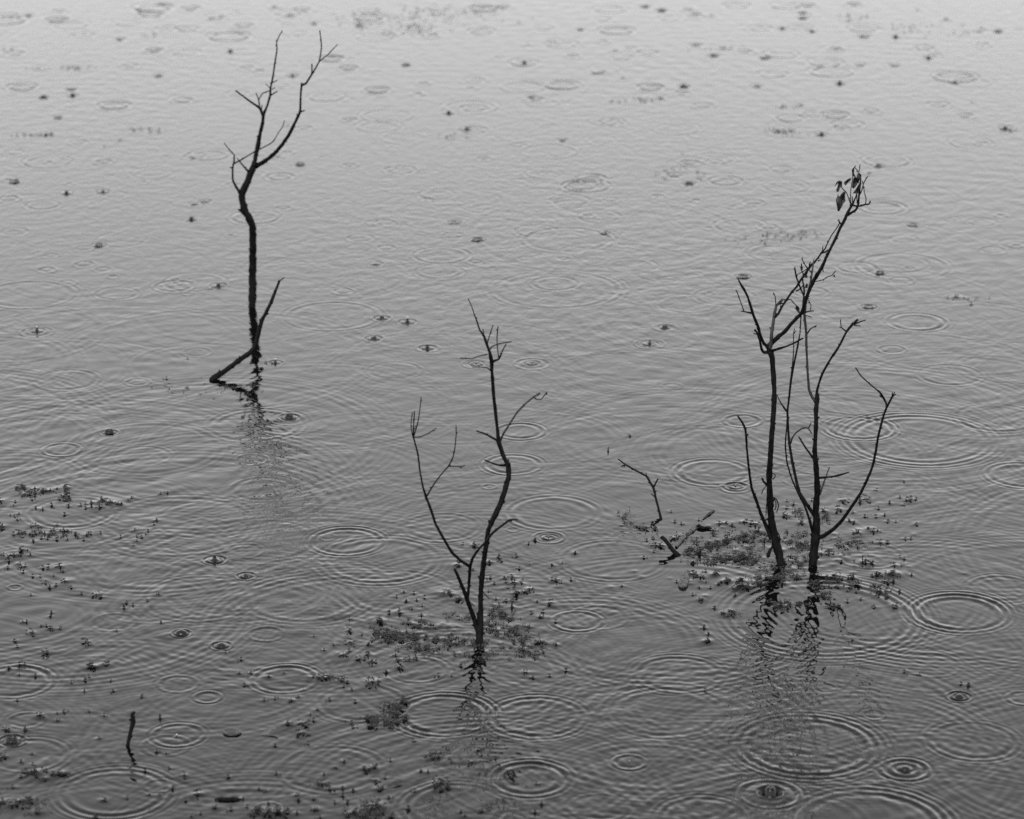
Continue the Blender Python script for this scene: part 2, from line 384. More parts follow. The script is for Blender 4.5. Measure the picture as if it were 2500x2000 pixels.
# splash craters: x y (sheet 0) and how big
SPL = """60 33 .8 c,252 83 .8 c,485 108 1.2 j,334 160 1 c,616 160 .9 j,92 205 1 c,150 188 .8 d,153 201 1 j,122 248 1 c,30 383 1.2 c,140 407 1.2 j,217 404 1 j,410 430 .6 d,432 424 .7 c,
403 462 1 j,208 517 .9 c,855 137 .9 c,945 238 1.2 j,983 272 1.1 j,1118 204 .6 d,632 346 1.1 c,957 469 .8 c,1272 491 .8 c,1005 505 1.2 c,1185 295 .6 c,1104 131 1.2 j,1256 153 1.2 d,
1466 95 .8 c,1503 117 1 c,1611 122 1 c,1440 182 1 c,1647 60 1 j,1690 38 .9 c,1690 27 .9 c,1768 176 1.1 j,1819 77 1 c,1886 78 1.1 j,1883 138 .8 c,1955 122 .9 j,2010 174 .8 c,
2062 66 .8 d,2101 66 1 c,1810 137 .8 c,1730 283 1 j,1593 182 .8 c,1637 278 .8 c,1451 387 .9 c,1420 370 .7 c,1850 350 .8 c,1922 474 .9 c,1853 575 .9 c,1564 583 1 c,2117 270 1 j,
1358 14 .9 c,1393 22 1 c,1710 66 1.1 j,660 50 .8 c,1222 62 .7 c,460 602 1 j,804 670 .8 c,858 678 1.1 j,787 713 .9 c,900 733 1.1 j,580 764 .9 j,609 879 1.2 c,230 911 1.1 c,
78 697 1 j,1400 690 1 c,1368 724 .9 j,1829 646 1 c,452 1179 1.1 j,382 1334 1.25 d,466 1360 1.1 d,518 1213 .6 c,2020 1467 .8 d,25 1560 1.3 c,791 556 .5 d,
1120 765 .5 p,1155 1132 .5 p,372 1551 .9 p,1549 1024 .6 p,1003 766 .5 p,1325 1605 .5 p,1906 1619 .9 d"""
splashes = []
for q in SPL.replace('\n', '').split(','):
    X, Y, s, k = q.split()
    px, py = PX(0, float(X), float(Y))
    c = on_z(px, py)
    splashes.append((c, float(s) * (1.15 if c.y > 8 else 1), k, px, py))
    a = max(amin(c.y), .0045)
    if k in 'cdj' and not 1600 < float(X) < 1950 or float(Y) < 1500:
        r, h = profile(.055 + .03 * rng.rand(), a, .075)
        stamp(c.x, c.y, r, -h, .55 if c.y > 8 else .7, .3)
# two big fresh craters near the bottom of the picture
for X, Y, am in ((1622, 1668, 2.6), (1905, 1618, .5)):
    c = on_z(*PX(0, X, Y))
    r, h = profile(.06, .0085, .11)
    stamp(c.x, c.y, r, -h, am)
# menisci: the surface film climbs a little at each floating sprig
for (x, y, k, px, py) in SPRIGS:
    w = {'s': .005, 'l': .009, 't': .006, 'b': .013}[k]
    r = np.linspace(0, w * 5, 24)
    stamp(x + rng.normal() * .002, y, r, np.exp(-r / w * 1.1), w * (.30 if k in 'lb' else .26))

for i in range(210):
    q = ((985, 1335, 150, 42), (1640, 1150, 240, 55), (1650, 1215, 280, 35))[i % 3]
    c = on_z(*PX(0, q[0] + rng.normal() * q[2] * .5, q[1] + rng.normal() * q[3] * .5))
    w = rng.uniform(.004, .009)
    r = np.linspace(0, w * 5, 20)
    stamp(c.x, c.y, r, np.exp(-r / w * 1.1), w * .24)
edge = np.clip((half * 1.0 - np.abs(PHI)) / R_(.9), 0, 1) * np.clip((RHO - 4.85) / .1, 0, 1) * np.clip((12.2 - RHO) / .5, 0, 1)
H *= edge
nr, na = H.shape
co = np.stack([WX, WY, H], -1).reshape(-1, 3).astype(np.float32)
idx = np.arange(nr * na).reshape(nr, na)
quads = np.stack([idx[:-1, :-1], idx[:-1, 1:], idx[1:, 1:], idx[1:, :-1]], -1).reshape(-1, 4)
quads = quads[:, ::-1]
me = bpy.data.meshes.new('water')
me.vertices.add(len(co))
me.vertices.foreach_set('co', co.ravel())
me.loops.add(quads.size)
me.loops.foreach_set('vertex_index', quads.ravel().astype(np.int32))
me.polygons.add(len(quads))
me.polygons.foreach_set('loop_start', np.arange(0, quads.size, 4, dtype=np.int32))
me.polygons.foreach_set('loop_total', np.full(len(quads), 4, dtype=np.int32))
me.update(calc_edges=True)
me.polygons.foreach_set('use_smooth', np.ones(len(quads), dtype=bool))
att = me.attributes.new('open_water', 'FLOAT', 'POINT')
chop = np.clip((WY - 6.0) / 3.0, 0, 1) * .34 * np.clip(GUST(WX + 2, WY * .8), .3, 1.4)      # far water is ruffled finer than the mesh
att.data.foreach_set('value', np.maximum(1 - edge, chop).ravel().astype(np.float32))
me.materials.append(M_WATER)
water = link(bpy.data.objects.new('water', me))
if me.polygons[nr // 2 * (na - 1) + na // 2].normal.z < 0:
    me.flip_normals()
tag(water, 'grey pond water covered with raindrop rings', kind='structure')

# ------------------------------------------------------------------ woody things
def spline(pts, step):
    """Catmull-Rom through (x,y,z,r) rows"""
    P = [np.array(p, float) for p in pts]
    out = []
    for i in range(len(P) - 1):
        p0, p1, p2, p3 = P[max(i - 1, 0)], P[i], P[i + 1], P[min(i + 2, len(P) - 1)]
        n = max(2, int(np.linalg.norm(p2[:3] - p1[:3]) / step))
        for k in range(n):
            u = k / n
            c = .5 * ((2 * p1) + (-p0 + p2) * u + (2 * p0 - 5 * p1 + 4 * p2 - p3) * u * u + (-p0 + 3 * p1 - 3 * p2 + p3) * u ** 3)
            lin = p1 * (1 - u) + p2 * u
            out.append(.55 * c + .45 * lin)
    out.append(P[-1])
    return out

def tube(pts, step, seed, sides=8, rough=.09, buds=True, knob=1.0):
    rr = random.Random(seed)
    C = spline(pts, step)
    V, F = [], []
    ref = Vector((.31, .87, .2)).normalized()
    n = len(C)
    lob = [rr.uniform(.9, 1.1) for _ in range(sides)]
    rings = []
    for i, c in enumerate(C):
        p = Vector(c[:3])
        a, b = Vector(C[max(i - 1, 0)][:3]), Vector(C[min(i + 1, n - 1)][:3])
        d = (b - a)
        d = d.normalized() if d.length > 1e-9 else Vector((0, 0, 1))
        u = d.cross(ref).normalized()
        w = d.cross(u).normalized()
        r = max(c[3], .0006) * (1 + rr.uniform(-rough, rough))
        p = p + (u * rr.uniform(-1, 1) + w * rr.uniform(-1, 1)) * r * .08
        rings.append((p, u, w, d, r))
        base = len(V)
        for s in range(sides):
            an = 2 * math.pi * s / sides
            V.append(p + (u * math.cos(an) + w * math.sin(an)) * r * lob[s] * (1 + rr.uniform(-rough, rough)))
        if i:
            for s in range(sides):
                F.append((base - sides + s, base - sides + (s + 1) % sides, base + (s + 1) % sides, base + s))
    V.append(rings[-1][0] + rings[-1][3] * rings[-1][4] * .7)
    e = len(V) - 1
    b0 = e - sides
    for s in range(sides):
        F.append((b0 + s, b0 + (s + 1) % sides, e))
    if buds:                                        # side buds and leaf scars, alternating along the wood
        L = 0
        nxt = rr.uniform(.015, .04)
        side = rr.choice((0, math.pi))
        for i in range(1, n - 1):
            L += (rings[i][0] - rings[i - 1][0]).length
            if L > nxt and rings[i][0].z > .01:
                L, nxt = 0, rr.uniform(.02, .055)
                side += math.pi + rr.uniform(-.6, .6)
                p, u, w, d, r = rings[i]
                # make the bud stand out sideways
                o = (u * math.cos(side) + w * math.sin(side))
                h = (.0022 + r * .45) * rr.uniform(.6, 1.25) * knob
                q = .0011 + r * .32
                c = p + o * r * .75
                tip = c + o * h + d * h * rr.uniform(.3, 1.2)
                t1 = d
                t2 = o.cross(d).normalized()
                k0 = len(V)
                V += [c + t1 * q * 1.3, c + t2 * q, c - t1 * q * 1.3, c - t2 * q,
                      c * .45 + tip * .55 + t1 * q * .8, c * .45 + tip * .55 + t2 * q * .7, c * .45 + tip * .55 - t1 * q * .7, c * .45 + tip * .55 - t2 * q * .7, tip]
                for s in range(4):
                    F.append((k0 + s, k0 + (s + 1) % 4, k0 + 4 + (s + 1) % 4, k0 + 4 + s))
                    F.append((k0 + 4 + s, k0 + 4 + (s + 1) % 4, k0 + 8))
    return V, F

def wood(root, Y0, specs, default=M_BARK):
    """specs: key, kind, parent key, sheet(s) and points 'v: x y w, x y w; v: ...', depth slope, material"""
    done = {}
    for n, (key, kind, par, txt, slope, mat) in enumerate(specs):
        raw = []
        for seg in txt.split(';'):
            v, body = seg.split(':')
            s = VIEW[int(v)][2]
            for q in body.split(','):
                X, Y, w = [float(z) for z in q.split()]
                px, py = PX(int(v), X, Y)
                raw.append((px, py, w * s))
        Yd = Y0
        if par and par in done:
            pr = done[par][1]
            bst = min(pr, key=lambda c: (c[0] - raw[0][0]) ** 2 + (c[1] - raw[0][1]) ** 2)
            Yd = bst[2]
        pts, rec = [], []
        L, last = 0, None
        for (px, py, w) in raw:
            p = on_y(px, py, Yd)
            if last:
                L += (p - last).length
            last = p
            yy = Yd + slope * L + .012 * math.sin(L * 17 + n) * (L > 0)
            p = on_y(px, py, yy)
            dist = (p - Vector((0, 0, CAM_H))).length
            pts.append((p.x, p.y, p.z, max(w / FPX * dist / 2 * 1.1, .0010)))
            rec.append((px, py, yy))
        if kind == 'trunk' or key.startswith('sub'):
            a, b = pts[0], pts[1]
            dx, dy = (a[0] - b[0]), (a[1] - b[1])
            pts = [(a[0] + dx * .8, a[1] + dy, a[2] - .12, a[3] * 1.05), (a[0] + dx * .15, a[1], a[2] - .02, a[3] * 1.05)] + pts
        # denser records for children
        dense = []
        for i in range(len(rec) - 1):
            for k in range(8):
                u = k / 8
                dense.append(tuple(rec[i][j] * (1 - u) + rec[i + 1][j] * u for j in range(3)))
        dense.append(rec[-1])
        V, F = tube(pts, .0075, n * 7 + len(txt), 9 if kind == 'trunk' else 7, .10 if kind == 'trunk' else .08)
        parent = root
        if kind == 'twig' and par in done and done[par][2] == 'branch':
            parent = done[par][0]
        o = mesh_obj(kind, V, F, mat or default, parent)
        done[key] = (o, dense, kind)
    return done

def base_y(v, X, Y):
    return on_z(*PX(v, X, Y))

G_ = M_BARK2
# --- far left sapling
b = base_y(2, 515, 892)
T1 = thing('bare_sapling', 'tall bare forked sapling standing alone in the water at the upper left', 'sapling', b, 'bare saplings standing in the pond')
wood(T1, b.y, [
 ('t', 'trunk', None, '2: 515 892 52,517 800 56,520 600 54,520 480 52,522 330 48,517 240 46,492 180 50,455 110 50,437 40 46;1: 430 1440 44,465 1370 48,495 1290 46,525 1220 44', .05, None),
 ('l', 'branch', 't', '1: 525 1215 40,545 1130 32,562 1050 36,578 960 28,600 870 27,608 800 22,640 720 16,662 640 17,665 580 15,685 490 14,700 380 12,717 270 10,714 210 10,740 150 7,762 115 5', .1, None),
 ('r', 'branch', 't', '1: 525 1220 40,545 1212 38,600 1185 30,690 1120 27,760 1040 27,820 950 25,870 850 21,905 770 20,908 670 15,918 560 15,950 545 16,1000 470 14,1060 365 10,1078 240 9,1064 115 8', -.25, None),
 ('ll', 'branch', 't', '1: 428 1450 28,390 1385 19,360 1330 15,358 1225 14,368 1190 13,370 1120 10,325 1075 8,288 1022 4', -.3, None),
 ('a', 'twig', 'r', '1: 1060 365 9,1130 310 8,1207 228 6', .4, None),
 ('b', 'twig', 'r', '1: 998 472 10,1000 430 9,1000 385 9', -.3, None),
 ('c', 'twig', 'r', '1: 905 775 13,942 763 8', .3, None),
 ('d', 'twig', 'r', '1: 918 570 10,918 538 8', .3, None),
 ('e', 'twig', 'l', '1: 605 810 20,590 770 20,575 740 18,480 675 12,383 602 11', -.3, None),
 ('f', 'twig', 'l', '1: 575 740 12,570 680 10,547 622 6', -.3, None),
 ('g', 'twig', 'l', '1: 572 672 9,600 625 9,650 605 7,700 578 6', .4, None),
 ('h', 'twig', 'l', '1: 592 755 9,595 718 5', .4, None),
 ('i', 'twig', 'l', '1: 660 645 12,690 625 10,720 608 8', .4, None),
 ('j', 'twig', 'l', '1: 683 538 10,720 517 6', .4, None),
 ('k', 'twig', 'l', '1: 663 580 8,625 547 5', .4, None),
 ('m', 'twig', 'l', '1: 716 218 8,710 192 6', .4, None),
 ('n', 'twig', 'll', '1: 356 1230 12,337 1222 9', .4, None),
 ('o', 'twig', 'll', '1: 371 1192 12,440 1155 10,530 1100 9,640 1045 9,690 1010 9,725 950 7,765 890 7,778 842 4', .45, None),
 ('p', 'twig', 't', '1: 487 1262 18,430 1195 10,393 1148 6', -.4, None),
 ('q', 'twig', 't', '1: 445 1595 24,420 1572 18,404 1564 12', -.4, None),
])
# --- leaning stick in front of it
b = base_y(2, 190, 1488)
S1 = thing('leaning_stick', 'crooked dark stick rising from the water in front of the upper left sapling', 'stick', b)
wood(S1, b.y, [
 ('sub', 'stem', None, '2: 190 1486 44,235 1452 44,320 1395 38,420 1320 40,500 1265 36,545 1200 30,570 1100 32,590 1020 30,640 920 27,680 830 25,715 740 20,738 682 19', .32, None),
 ('a', 'twig', 'sub', '2: 738 684 12,760 668 9,779 657 5', .3, None),
 ('b', 'twig', 'sub', '2: 660 885 14,685 856 7', .3, None),
 ('c', 'twig', 'sub', '2: 588 1025 12,575 990 4', -.3, None),
 ('d', 'twig', 'sub', '2: 418 1325 14,412 1290 5', -.3, None),
 ('e', 'twig', 'sub', '2: 708 775 14,716 755 8', -.3, None),
])
# --- middle sapling
b = base_y(4, 835, 1182)
T2 = thing('bare_sapling', 'slender bare sapling in the middle with two stems rising from a ring of waterweed', 'sapling', b, 'bare saplings standing in the pond')
wood(T2, b.y, [
 ('t', 'trunk', None, '4: 835 1182 56,836 1080 50,843 950 37,843 850 35,855 700 35,870 580 35,885 480 32,897 390 32,930 310 38,975 220 38,1010 120 38,1035 30 38;3: 938 1540 44,932 1450 44,905 1400 34,875 1320 38,855 1250 38,845 1170 29,830 1030 28,815 900 27,804 740 29,800 690 25,797 600 34,780 530 25,755 460 21,735 400 19,700 350 15,680 285 14,660 235 10,635 160 8,608 100 7', .08, None),
 ('s', 'branch', 't', '4: 832 1110 44,800 1020 33,765 920 29,740 850 27,705 760 25,680 700 21,660 660 18', -.2, None),
 ('m', 'branch', 's', '4: 750 880 22,760 780 19,765 700 21,770 640 22', -.2, None),
 ('l', 'branch', 'm', '4: 772 645 22,710 605 20,640 540 20,580 440 19,530 350 19,500 260 19,475 190 18,460 155 19,440 90 13,425 10 13;3: 220 1520 13,200 1360 14,180 1280 13,162 1220 14', -.15, None),
 ('u', 'branch', 'm', '4: 770 640 20,790 580 17,830 520 15,880 470 15,930 405 16,980 365 13,1050 315 15,1103 314 7', -.4, None),
 ('rb', 'branch', 't', '3: 868 1245 18,900 1180 14,960 1085 14,1010 1010 14,1080 940 13,1140 890 13,1188 862 13', -.3, G_),
 ('v', 'branch', 'l', '3: 268 1705 16,330 1600 12,390 1520 11,450 1450 12,485 1380 11,503 1280 9,510 1190 9,509 1122 5', .3, None),
 ('a', 'twig', 't', '3: 735 402 10,727 345 7', .3, None),
 ('b', 'twig', 't', '3: 762 462 11,775 410 8,808 312 7', .4, None),
 ('c', 'twig', 't', '3: 775 522 11,800 485 9,860 462 8,957 446 7', -.4, None),
 ('d', 'twig', 't', '3: 810 605 20,850 590 16,866 568 13,885 520 9,915 465 7', -.4, None),
 ('e', 'twig', 'd', '3: 855 578 9,842 480 6,841 400 6,850 320 6', .2, None),
 ('f', 'twig', 't', '3: 762 548 9,700 562 7,635 583 7,545 578 7', -.3, None),
 ('g', 'twig', 't', '3: 790 682 11,760 657 7,700 652 6,640 652 5', .3, None),
 ('h', 'twig', 'rb', '3: 1142 898 12,1165 915 7,1200 912 6,1225 880 7,1245 858 12', -.3, None),
 ('i', 'twig', 't', '3: 842 1246 18,760 1200 13,675 1167 11', -.3, None),
 ('j', 'twig', 't', '3: 905 1447 22,850 1445 13,790 1425 11,740 1402 10', -.4, None),
 ('k', 'twig', 't', '3: 935 1460 18,945 1432 14', -.4, None),
 ('l1', 'twig', 'l', '3: 162 1222 14,165 1120 10,172 1010 9', .1, None),
 ('l2', 'twig', 'l', '3: 158 1212 8,143 1130 7,155 1020 6', -.3, None),
 ('l3', 'twig', 'l', '3: 168 1208 11,200 1100 9,215 1000 8,226 897 7', .3, None),
 ('l4', 'twig', 'l', '3: 170 1220 9,225 1215 7,290 1185 7,350 1147 6', -.4, None),
 ('v1', 'twig', 'v', '3: 450 1455 10,510 1455 8,545 1460 8,583 1447 5', -.3, None),
 ('x', 'twig', 't', '4: 862 820 7,880 845 5,905 868 4', -.3, None),
 ('y', 'twig', 's', '4: 768 890 5,785 905 4,800 922 4', -.3, None),
])
# --- right pair: left trunk
b = base_y(6, 440, 1604)
T3 = thing('bare_sapling', 'tallest sapling at right, its thick leaning trunk ending in a few withered leaves', 'sapling', b, 'bare saplings standing in the pond')
D3 = wood(T3, b.y, [
 ('t', 'trunk', None, '6: 440 1606 60,422 1530 60,400 1450 56,385 1370 50,370 1300 46,360 1200 44,357 1100 44,355 1050 41,352 960 40,358 850 37,368 700 34,375 580 33,385 450 36,388 330 33,380 200 34,372 100 38,360 58 44', .03, None),
 ('d', 'branch', 't', '5: 388 1590 40,398 1535 40,450 1480 34,520 1420 29,590 1340 27,640 1290 27,660 1260 30,680 1190 25,700 1130 25,730 1060 27,770 980 30,815 910 25,850 830 25,890 750 23,930 670 23,970 580 23,1010 505 24;8: 700 980 48', -.12, None),
 ('a', 'branch', 't', '5: 390 1565 34,375 1545 30,345 1520 24,320 1460 23,295 1370 23,265 1300 21,240 1220 19,215 1140 17,185 1080 21,165 1050 16,137 995 8', -.25, None),
 ('b', 'branch', 't', '5: 390 1592 26,350 1595 21,330 1570 19,315 1500 15,295 1440 15,275 1410 14', -.35, None),
 ('c', 'branch', 't', '5: 410 1582 24,500 1555 15,580 1525 13,665 1480 12', -.4, None),
 ('e', 'branch', 't', '5: 400 1560 30,410 1440 26,425 1340 24;9: 335 1100 46,365 980 46,410 920 36,460 860 12', .3, G_),
 ('f', 'branch', 'e', '9: 332 1165 50,400 1100 40,450 1000 37,530 880 37,620 750 37,700 660 37,760 560 37,820 480 40,880 390 34,930 320 40,990 265 35,1040 200 28,1095 120 34;8: 360 1510 22,410 1400 19,460 1300 17,540 1190 17,592 1100 18,578 1045 18', .12, None),
 ('s', 'branch', 't', '6: 368 1415 32,330 1330 25,290 1230 21,250 1120 21,222 1040 17,205 920 15,190 780 13,185 700 15,178 620 15,155 570 15,120 520 10', -.2, None),
 ('g', 'branch', 'd', '8: 700 980 50,780 930 40,860 880 36,895 810 34,905 720 31,915 600 30,925 480 32,938 400 22,940 310 16', .2, None),
 ('h', 'branch', 'd', '8: 700 980 44,760 870 42,800 800 40,830 740 24,870 640 20,890 560 18,905 480 18', .25, None),
 ('i', 'branch', 'h', '8: 800 800 32,860 818 28,940 815 28,1010 790 26,1070 790 25,1095 740 26', -.3, None),
 ('i1', 'twig', 'i', '8: 1015 785 14,1025 700 12,1000 610 11,985 520 10,965 410 8', .2, None),
 ('g1', 'twig', 'g', '8: 930 625 16,960 550 17,985 450 15,1030 370 13,1055 335 9', -.3, None),
 ('h1', 'twig', 'h', '8: 780 810 18,745 700 15,705 600 13,650 545 11,620 510 11', -.2, None),
 ('h2', 'twig', 'h', '8: 785 800 16,770 700 12,775 600 11,785 500 11,810 360 12,805 270 18', .3, None),
 ('h3', 'twig', 'h', '8: 808 790 16,797 660 15', -.3, None),
 ('h4', 'twig', 'g', '8: 880 770 11,875 690 8,878 620 8', -.3, None),
 ('h5', 'twig', 'h', '8: 900 440 18,840 330 18,805 260 20,810 215 15,840 200 12,870 220 12,892 264 9', -.3, None),
 ('h6', 'twig', 'g', '8: 930 320 16,905 272 10,920 220 9,925 145 5', .3, None),
 ('h7', 'twig', 'h5', '8: 832 202 8,855 165 5', .3, None),
 ('a1', 'twig', 'a', '5: 243 1275 15,205 1268 10,162 1260 7', -.3, None),
 ('a2', 'twig', 'a1', '5: 187 1262 9,165 1200 7,140 1130 7,122 1087 6', -.3, None),
 ('b1', 'twig', 'b', '5: 290 1446 8,265 1442 6', -.3, None),
 ('e1', 'twig', 'e', '9: 360 980 16,350 830 11,320 760 13', .3, None),
 ('e2', 'twig', 'e', '9: 460 865 12,510 880 20,545 880 17,600 870 10,650 930 9,690 965 9', -.3, None),
 ('e3', 'twig', 'e', '9: 405 950 26,450 935 22,490 930 13', -.3, None),
 ('f1', 'twig', 'd', '9: 835 870 36,790 760 26,740 640 24,690 500 25,675 420 27,665 345 16', -.5, None),
 ('f2', 'twig', 'd', '9: 940 440 22,870 360 18,820 290 16,780 210 15,798 190 15', -.5, None),
 ('f3', 'twig', 'f', '9: 820 480 12,780 410 16,775 360 26,775 290 16', -.4, None),
 ('f4', 'twig', 'f', '9: 870 370 11,780 430 10,700 468 8', -.3, None),
 ('f5', 'twig', 'f', '9: 690 735 22,750 700 16,800 640 16', .4, None),
 ('f6', 'twig', 'f', '9: 850 460 34,895 360 22,915 265 13', -.3, None),
 ('f7', 'twig', 'd', '9: 790 1010 20,800 900 22,820 780 26,810 650 28,790 560 22,800 470 12', .4, None),
 ('f8', 'twig', 'f', '9: 1045 245 20,1085 228 12', .4, None),
 ('f9', 'twig', 'f', '9: 1095 120 28,1160 105 26,1200 70 20', .4, None),
 ('fa', 'twig', 'f', '9: 1110 110 14,1118 50 10,1120 10 6', -.4, None),
 ('d1', 'twig', 'd', '9: 1000 520 38,1022 445 34', -.3, None),
 ('d2', 'twig', 'd', '9: 1112 350 20,1120 385 15,1130 422 9', .3, None),
 ('d3', 'twig', 'd', '9: 1000 582 12,1130 550 11,1190 505 10,1260 485 10,1310 430 14,1325 415 16', .4, None),
 ('d4', 'twig', 'd', '9: 840 1082 22,900 1060 19,970 1058 16', -.4, None),
 ('d5', 'twig', 'd4', '9: 920 1055 11,925 960 10,885 880 9', .2, None),
 ('d6', 'twig', 'd', '9: 840 1130 8,890 1142 6,940 1160 5', -.4, None),
 ('d7', 'twig', 'd', '8: 620 1110 22,590 1070 20,572 1040 16', -.4, None),
 ('s1', 'twig', 's', '6: 183 675 12,198 655 9', -.4, None),
 ('t1', 'twig', 't', '6: 348 1035 22,310 1000 14,297 972 10', -.4, None),
 ('t2', 'root', 't', '6: 375 1110 6,405 1130 9,418 1175 8,405 1222 4', -.4, None),
 ('t3', 'root', 't', '6: 372 1105 5,398 1140 5,400 1180 5,392 1205 4', -.6, None),
 ('t4', 'root', 't', '6: 330 1030 5,305 1060 5,297 1088 4', -.4, None),
 ('t5', 'root', 't', '6: 368 935 5,395 950 5,392 968 5,376 985 4', -.4, None),
 ('t6', 'root', 't', '6: 382 1460 14,355 1500 20,342 1545 26', -.4, None),
 ('t7', 'root', 't', '6: 362 1275 10,320 1277 8,285 1272 6', -.5, None),
 ('t8', 'root', 't', '6: 400 1350 8,425 1390 8,430 1440 6', -.6, None),
 ('t9', 'root', 't', '6: 340 1130 8,330 1180 8,328 1250 5', -.6, None),
 ('ta', 'root', 't', '6: 350 1380 6,315 1420 6,318 1480 5', -.6, None),
])
# --- right pair: right trunk
b = base_y(6, 668, 1600)
T4 = thing('bare_sapling', 'bare sapling furthest right with a long branch curving out to the right', 'sapling', b, 'bare saplings standing in the pond')
wood(T4, b.y, [
 ('t', 'trunk', None, '6: 668 1604 58,675 1500 56,686 1400 56,692 1300 47,690 1200 42,700 1080 41,696 980 37,690 880 37,682 800 33,685 700 27,690 600 29,690 480 29,700 400 30,705 362 20', .02, None),
 ('a', 'branch', 't', '6: 698 415 28,665 390 21,640 330 19,630 200 17,625 100 15,620 0 17;5: 690 1430 19,678 1310 21;9: 820 1100 46,832 1000 44,850 900 40,880 760 37,920 600 35,945 430 31,965 300 22,975 220 7', .1, G_),
 ('b', 'branch', 't', '6: 690 400 22,705 310 15,735 220 15,790 120 15,865 5 15;5: 910 1620 17,965 1530 17,1015 1430 17,1065 1370 19,1108 1330 17', -.2, None),
 ('c', 'branch', 't', '6: 690 1412 32,750 1390 27,820 1340 25,880 1280 23,950 1180 21,1010 1090 19,1060 990 19,1100 890 17,1125 780 17,1145 660 17,1175 540 15,1200 470 15,1230 410 13,1252 368 12', -.3, None),
 ('e', 'branch', 't', '6: 685 1255 28,620 1160 23,570 1080 21,540 960 19,515 840 19,495 700 17,488 600 15,483 490 15,495 400 13,510 260 15,530 150 13,560 0 11;9: 750 1420 15,760 1250 20,772 1100 15', .15, None),
 ('f', 'branch', 't', '6: 668 1375 20,640 1270 19,610 1180 15,560 1080 15,515 980 11,480 860 11,468 740 10,478 600 10,486 480 10,492 400 10,505 280 11,520 150 10;9: 645 1725 11,645 1560 12,645 1430 14,660 1345 9', -.1, None),
 ('a1', 'twig', 'a', '9: 868 1425 26,930 1340 17,990 1310 17,1020 1295 17', -.3, None),
 ('b1', 'twig', 'b', '5: 1080 1368 13,1130 1345 11,1173 1332 8', -.3, None),
 ('b2', 'twig', 'b', '5: 1082 1376 10,1128 1380 8', .3, None),
 ('b3', 'twig', 'b', '5: 1012 1422 12,975 1392 9,968 1328 7', -.3, None),
 ('b4', 'twig', 'b', '5: 978 1393 7,962 1392 6', -.3, None),
 ('c1', 'twig', 'c', '6: 1243 385 9,1246 352 7', .3, None),
 ('c2', 'twig', 'c', '6: 1250 378 8,1262 350 6', -.3, None),
 ('c3', 'twig', 'c', '6: 1246 385 8,1270 364 6', -.3, None),
 ('c4', 'branch', 'c', '6: 1203 460 14,1200 430 14,1180 390 15,1150 345 13,1110 315 9,1020 235 9,978 172 8', -.3, None),
 ('c5', 'twig', 'c4', '6: 1172 388 10,1152 372 8', -.3, None),
 ('g', 'twig', 'e', '6: 480 490 12,460 465 14,430 420 7,408 370 5', -.3, None),
 ('h', 'twig', 'e', '6: 508 720 12,520 680 10,545 645 10,590 612 11,630 608 11,660 650 9', -.4, G_),
 ('h1', 'twig', 'h', '6: 638 608 9,648 590 8,655 570 7', -.3, G_),
 ('i', 'twig', 't', '6: 672 830 18,620 760 13,565 675 10', -.4, None),
 ('j', 'twig', 't', '6: 710 972 20,800 965 13,870 950 13,930 930 8', -.4, None),
 ('k', 'twig', 't', '6: 718 1095 15,750 1000 11,775 930 8,788 895 8', .5, G_),
 ('e9', 'twig', 'f', '9: 650 1425 9,668 1400 8,686 1378 6', -.4, None),
])

# withered leaves
def leaf(v, poly, Y, cup, mat, parent):
    pts = [on_y(*PX(v, x, y), Y) for x, y in poly]
    c = sum(pts, Vector()) / len(pts)
    n = len(pts)
    V, F = [], []
    # two rings toward the middle, cupped and crinkled
    for lev, (s, d) in enumerate(((1, 0), (.62, .55), (.25, .9))):
        for i, p in enumerate(pts):
            q = c + (p - c) * s
            V.append(q + Vector((0, cup * d + .0012 * math.sin(i * 2.1 + lev), 0)) + Vector((0, (p.x - c.x) * .5, 0)))
    V.append(c + Vector((0, cup, 0)))
    for lev in (0, 1):
        for i in range(n):
            j = (i + 1) % n
            F.append((lev * n + i, lev * n + j, lev * n + n + j, lev * n + n + i))
    for i in range(n):
        F.append((2 * n + i, 2 * n + (i + 1) % n, 3 * n))
    o = mesh_obj('leaf', V, F, mat, parent)
    m = o.modifiers.new('thickness', 'SOLIDIFY')
    m.thickness = .0005
    return o

YT = D3['g'][1][-1][2]
YH = D3['h1'][1][-1][2] if 'h1' in D3 else YT
leaf(8, [(590, 655), (620, 620), (655, 585), (695, 590), (690, 640), (686, 690), (693, 750), (665, 775), (640, 810), (618, 850), (606, 885), (612, 780), (605, 700)], YH, .006, M_DEAD, T3)
leaf(8, [(568, 610), (574, 650), (600, 675), (612, 720), (622, 780), (608, 840), (600, 895), (575, 905), (562, 895), (556, 820), (545, 770), (533, 730), (545, 690), (562, 655)], YH - .01, -.006, M_DEAD, T3)
leaf(8, [(555, 412), (590, 405), (638, 420), (640, 460), (642, 515), (615, 510), (600, 540), (575, 590), (545, 580), (538, 548), (560, 510), (568, 460)], YH, .006, M_DEAD, T3)
leaf(8, [(565, 415), (545, 445), (515, 500), (522, 500), (545, 470), (570, 440)], YH - .004, .002, M_DEAD, T3)
leaf(8, [(795, 372), (755, 380), (710, 395), (675, 420), (668, 440), (680, 470), (700, 482), (712, 460), (735, 435), (775, 410)], YT, .005, M_DEAD, T3)
leaf(8, [(832, 345), (860, 370), (885, 410), (900, 445), (885, 475), (860, 500), (825, 535), (795, 518), (793, 490), (805, 430), (815, 380)], YT + .006, .006, M_DEAD, T3)
leaf(8, [(925, 450), (890, 500), (850, 550), (803, 608), (830, 605), (855, 612), (880, 580), (905, 560), (930, 520), (950, 470), (945, 430)], YT - .008, .005, M_DEAD, T3)
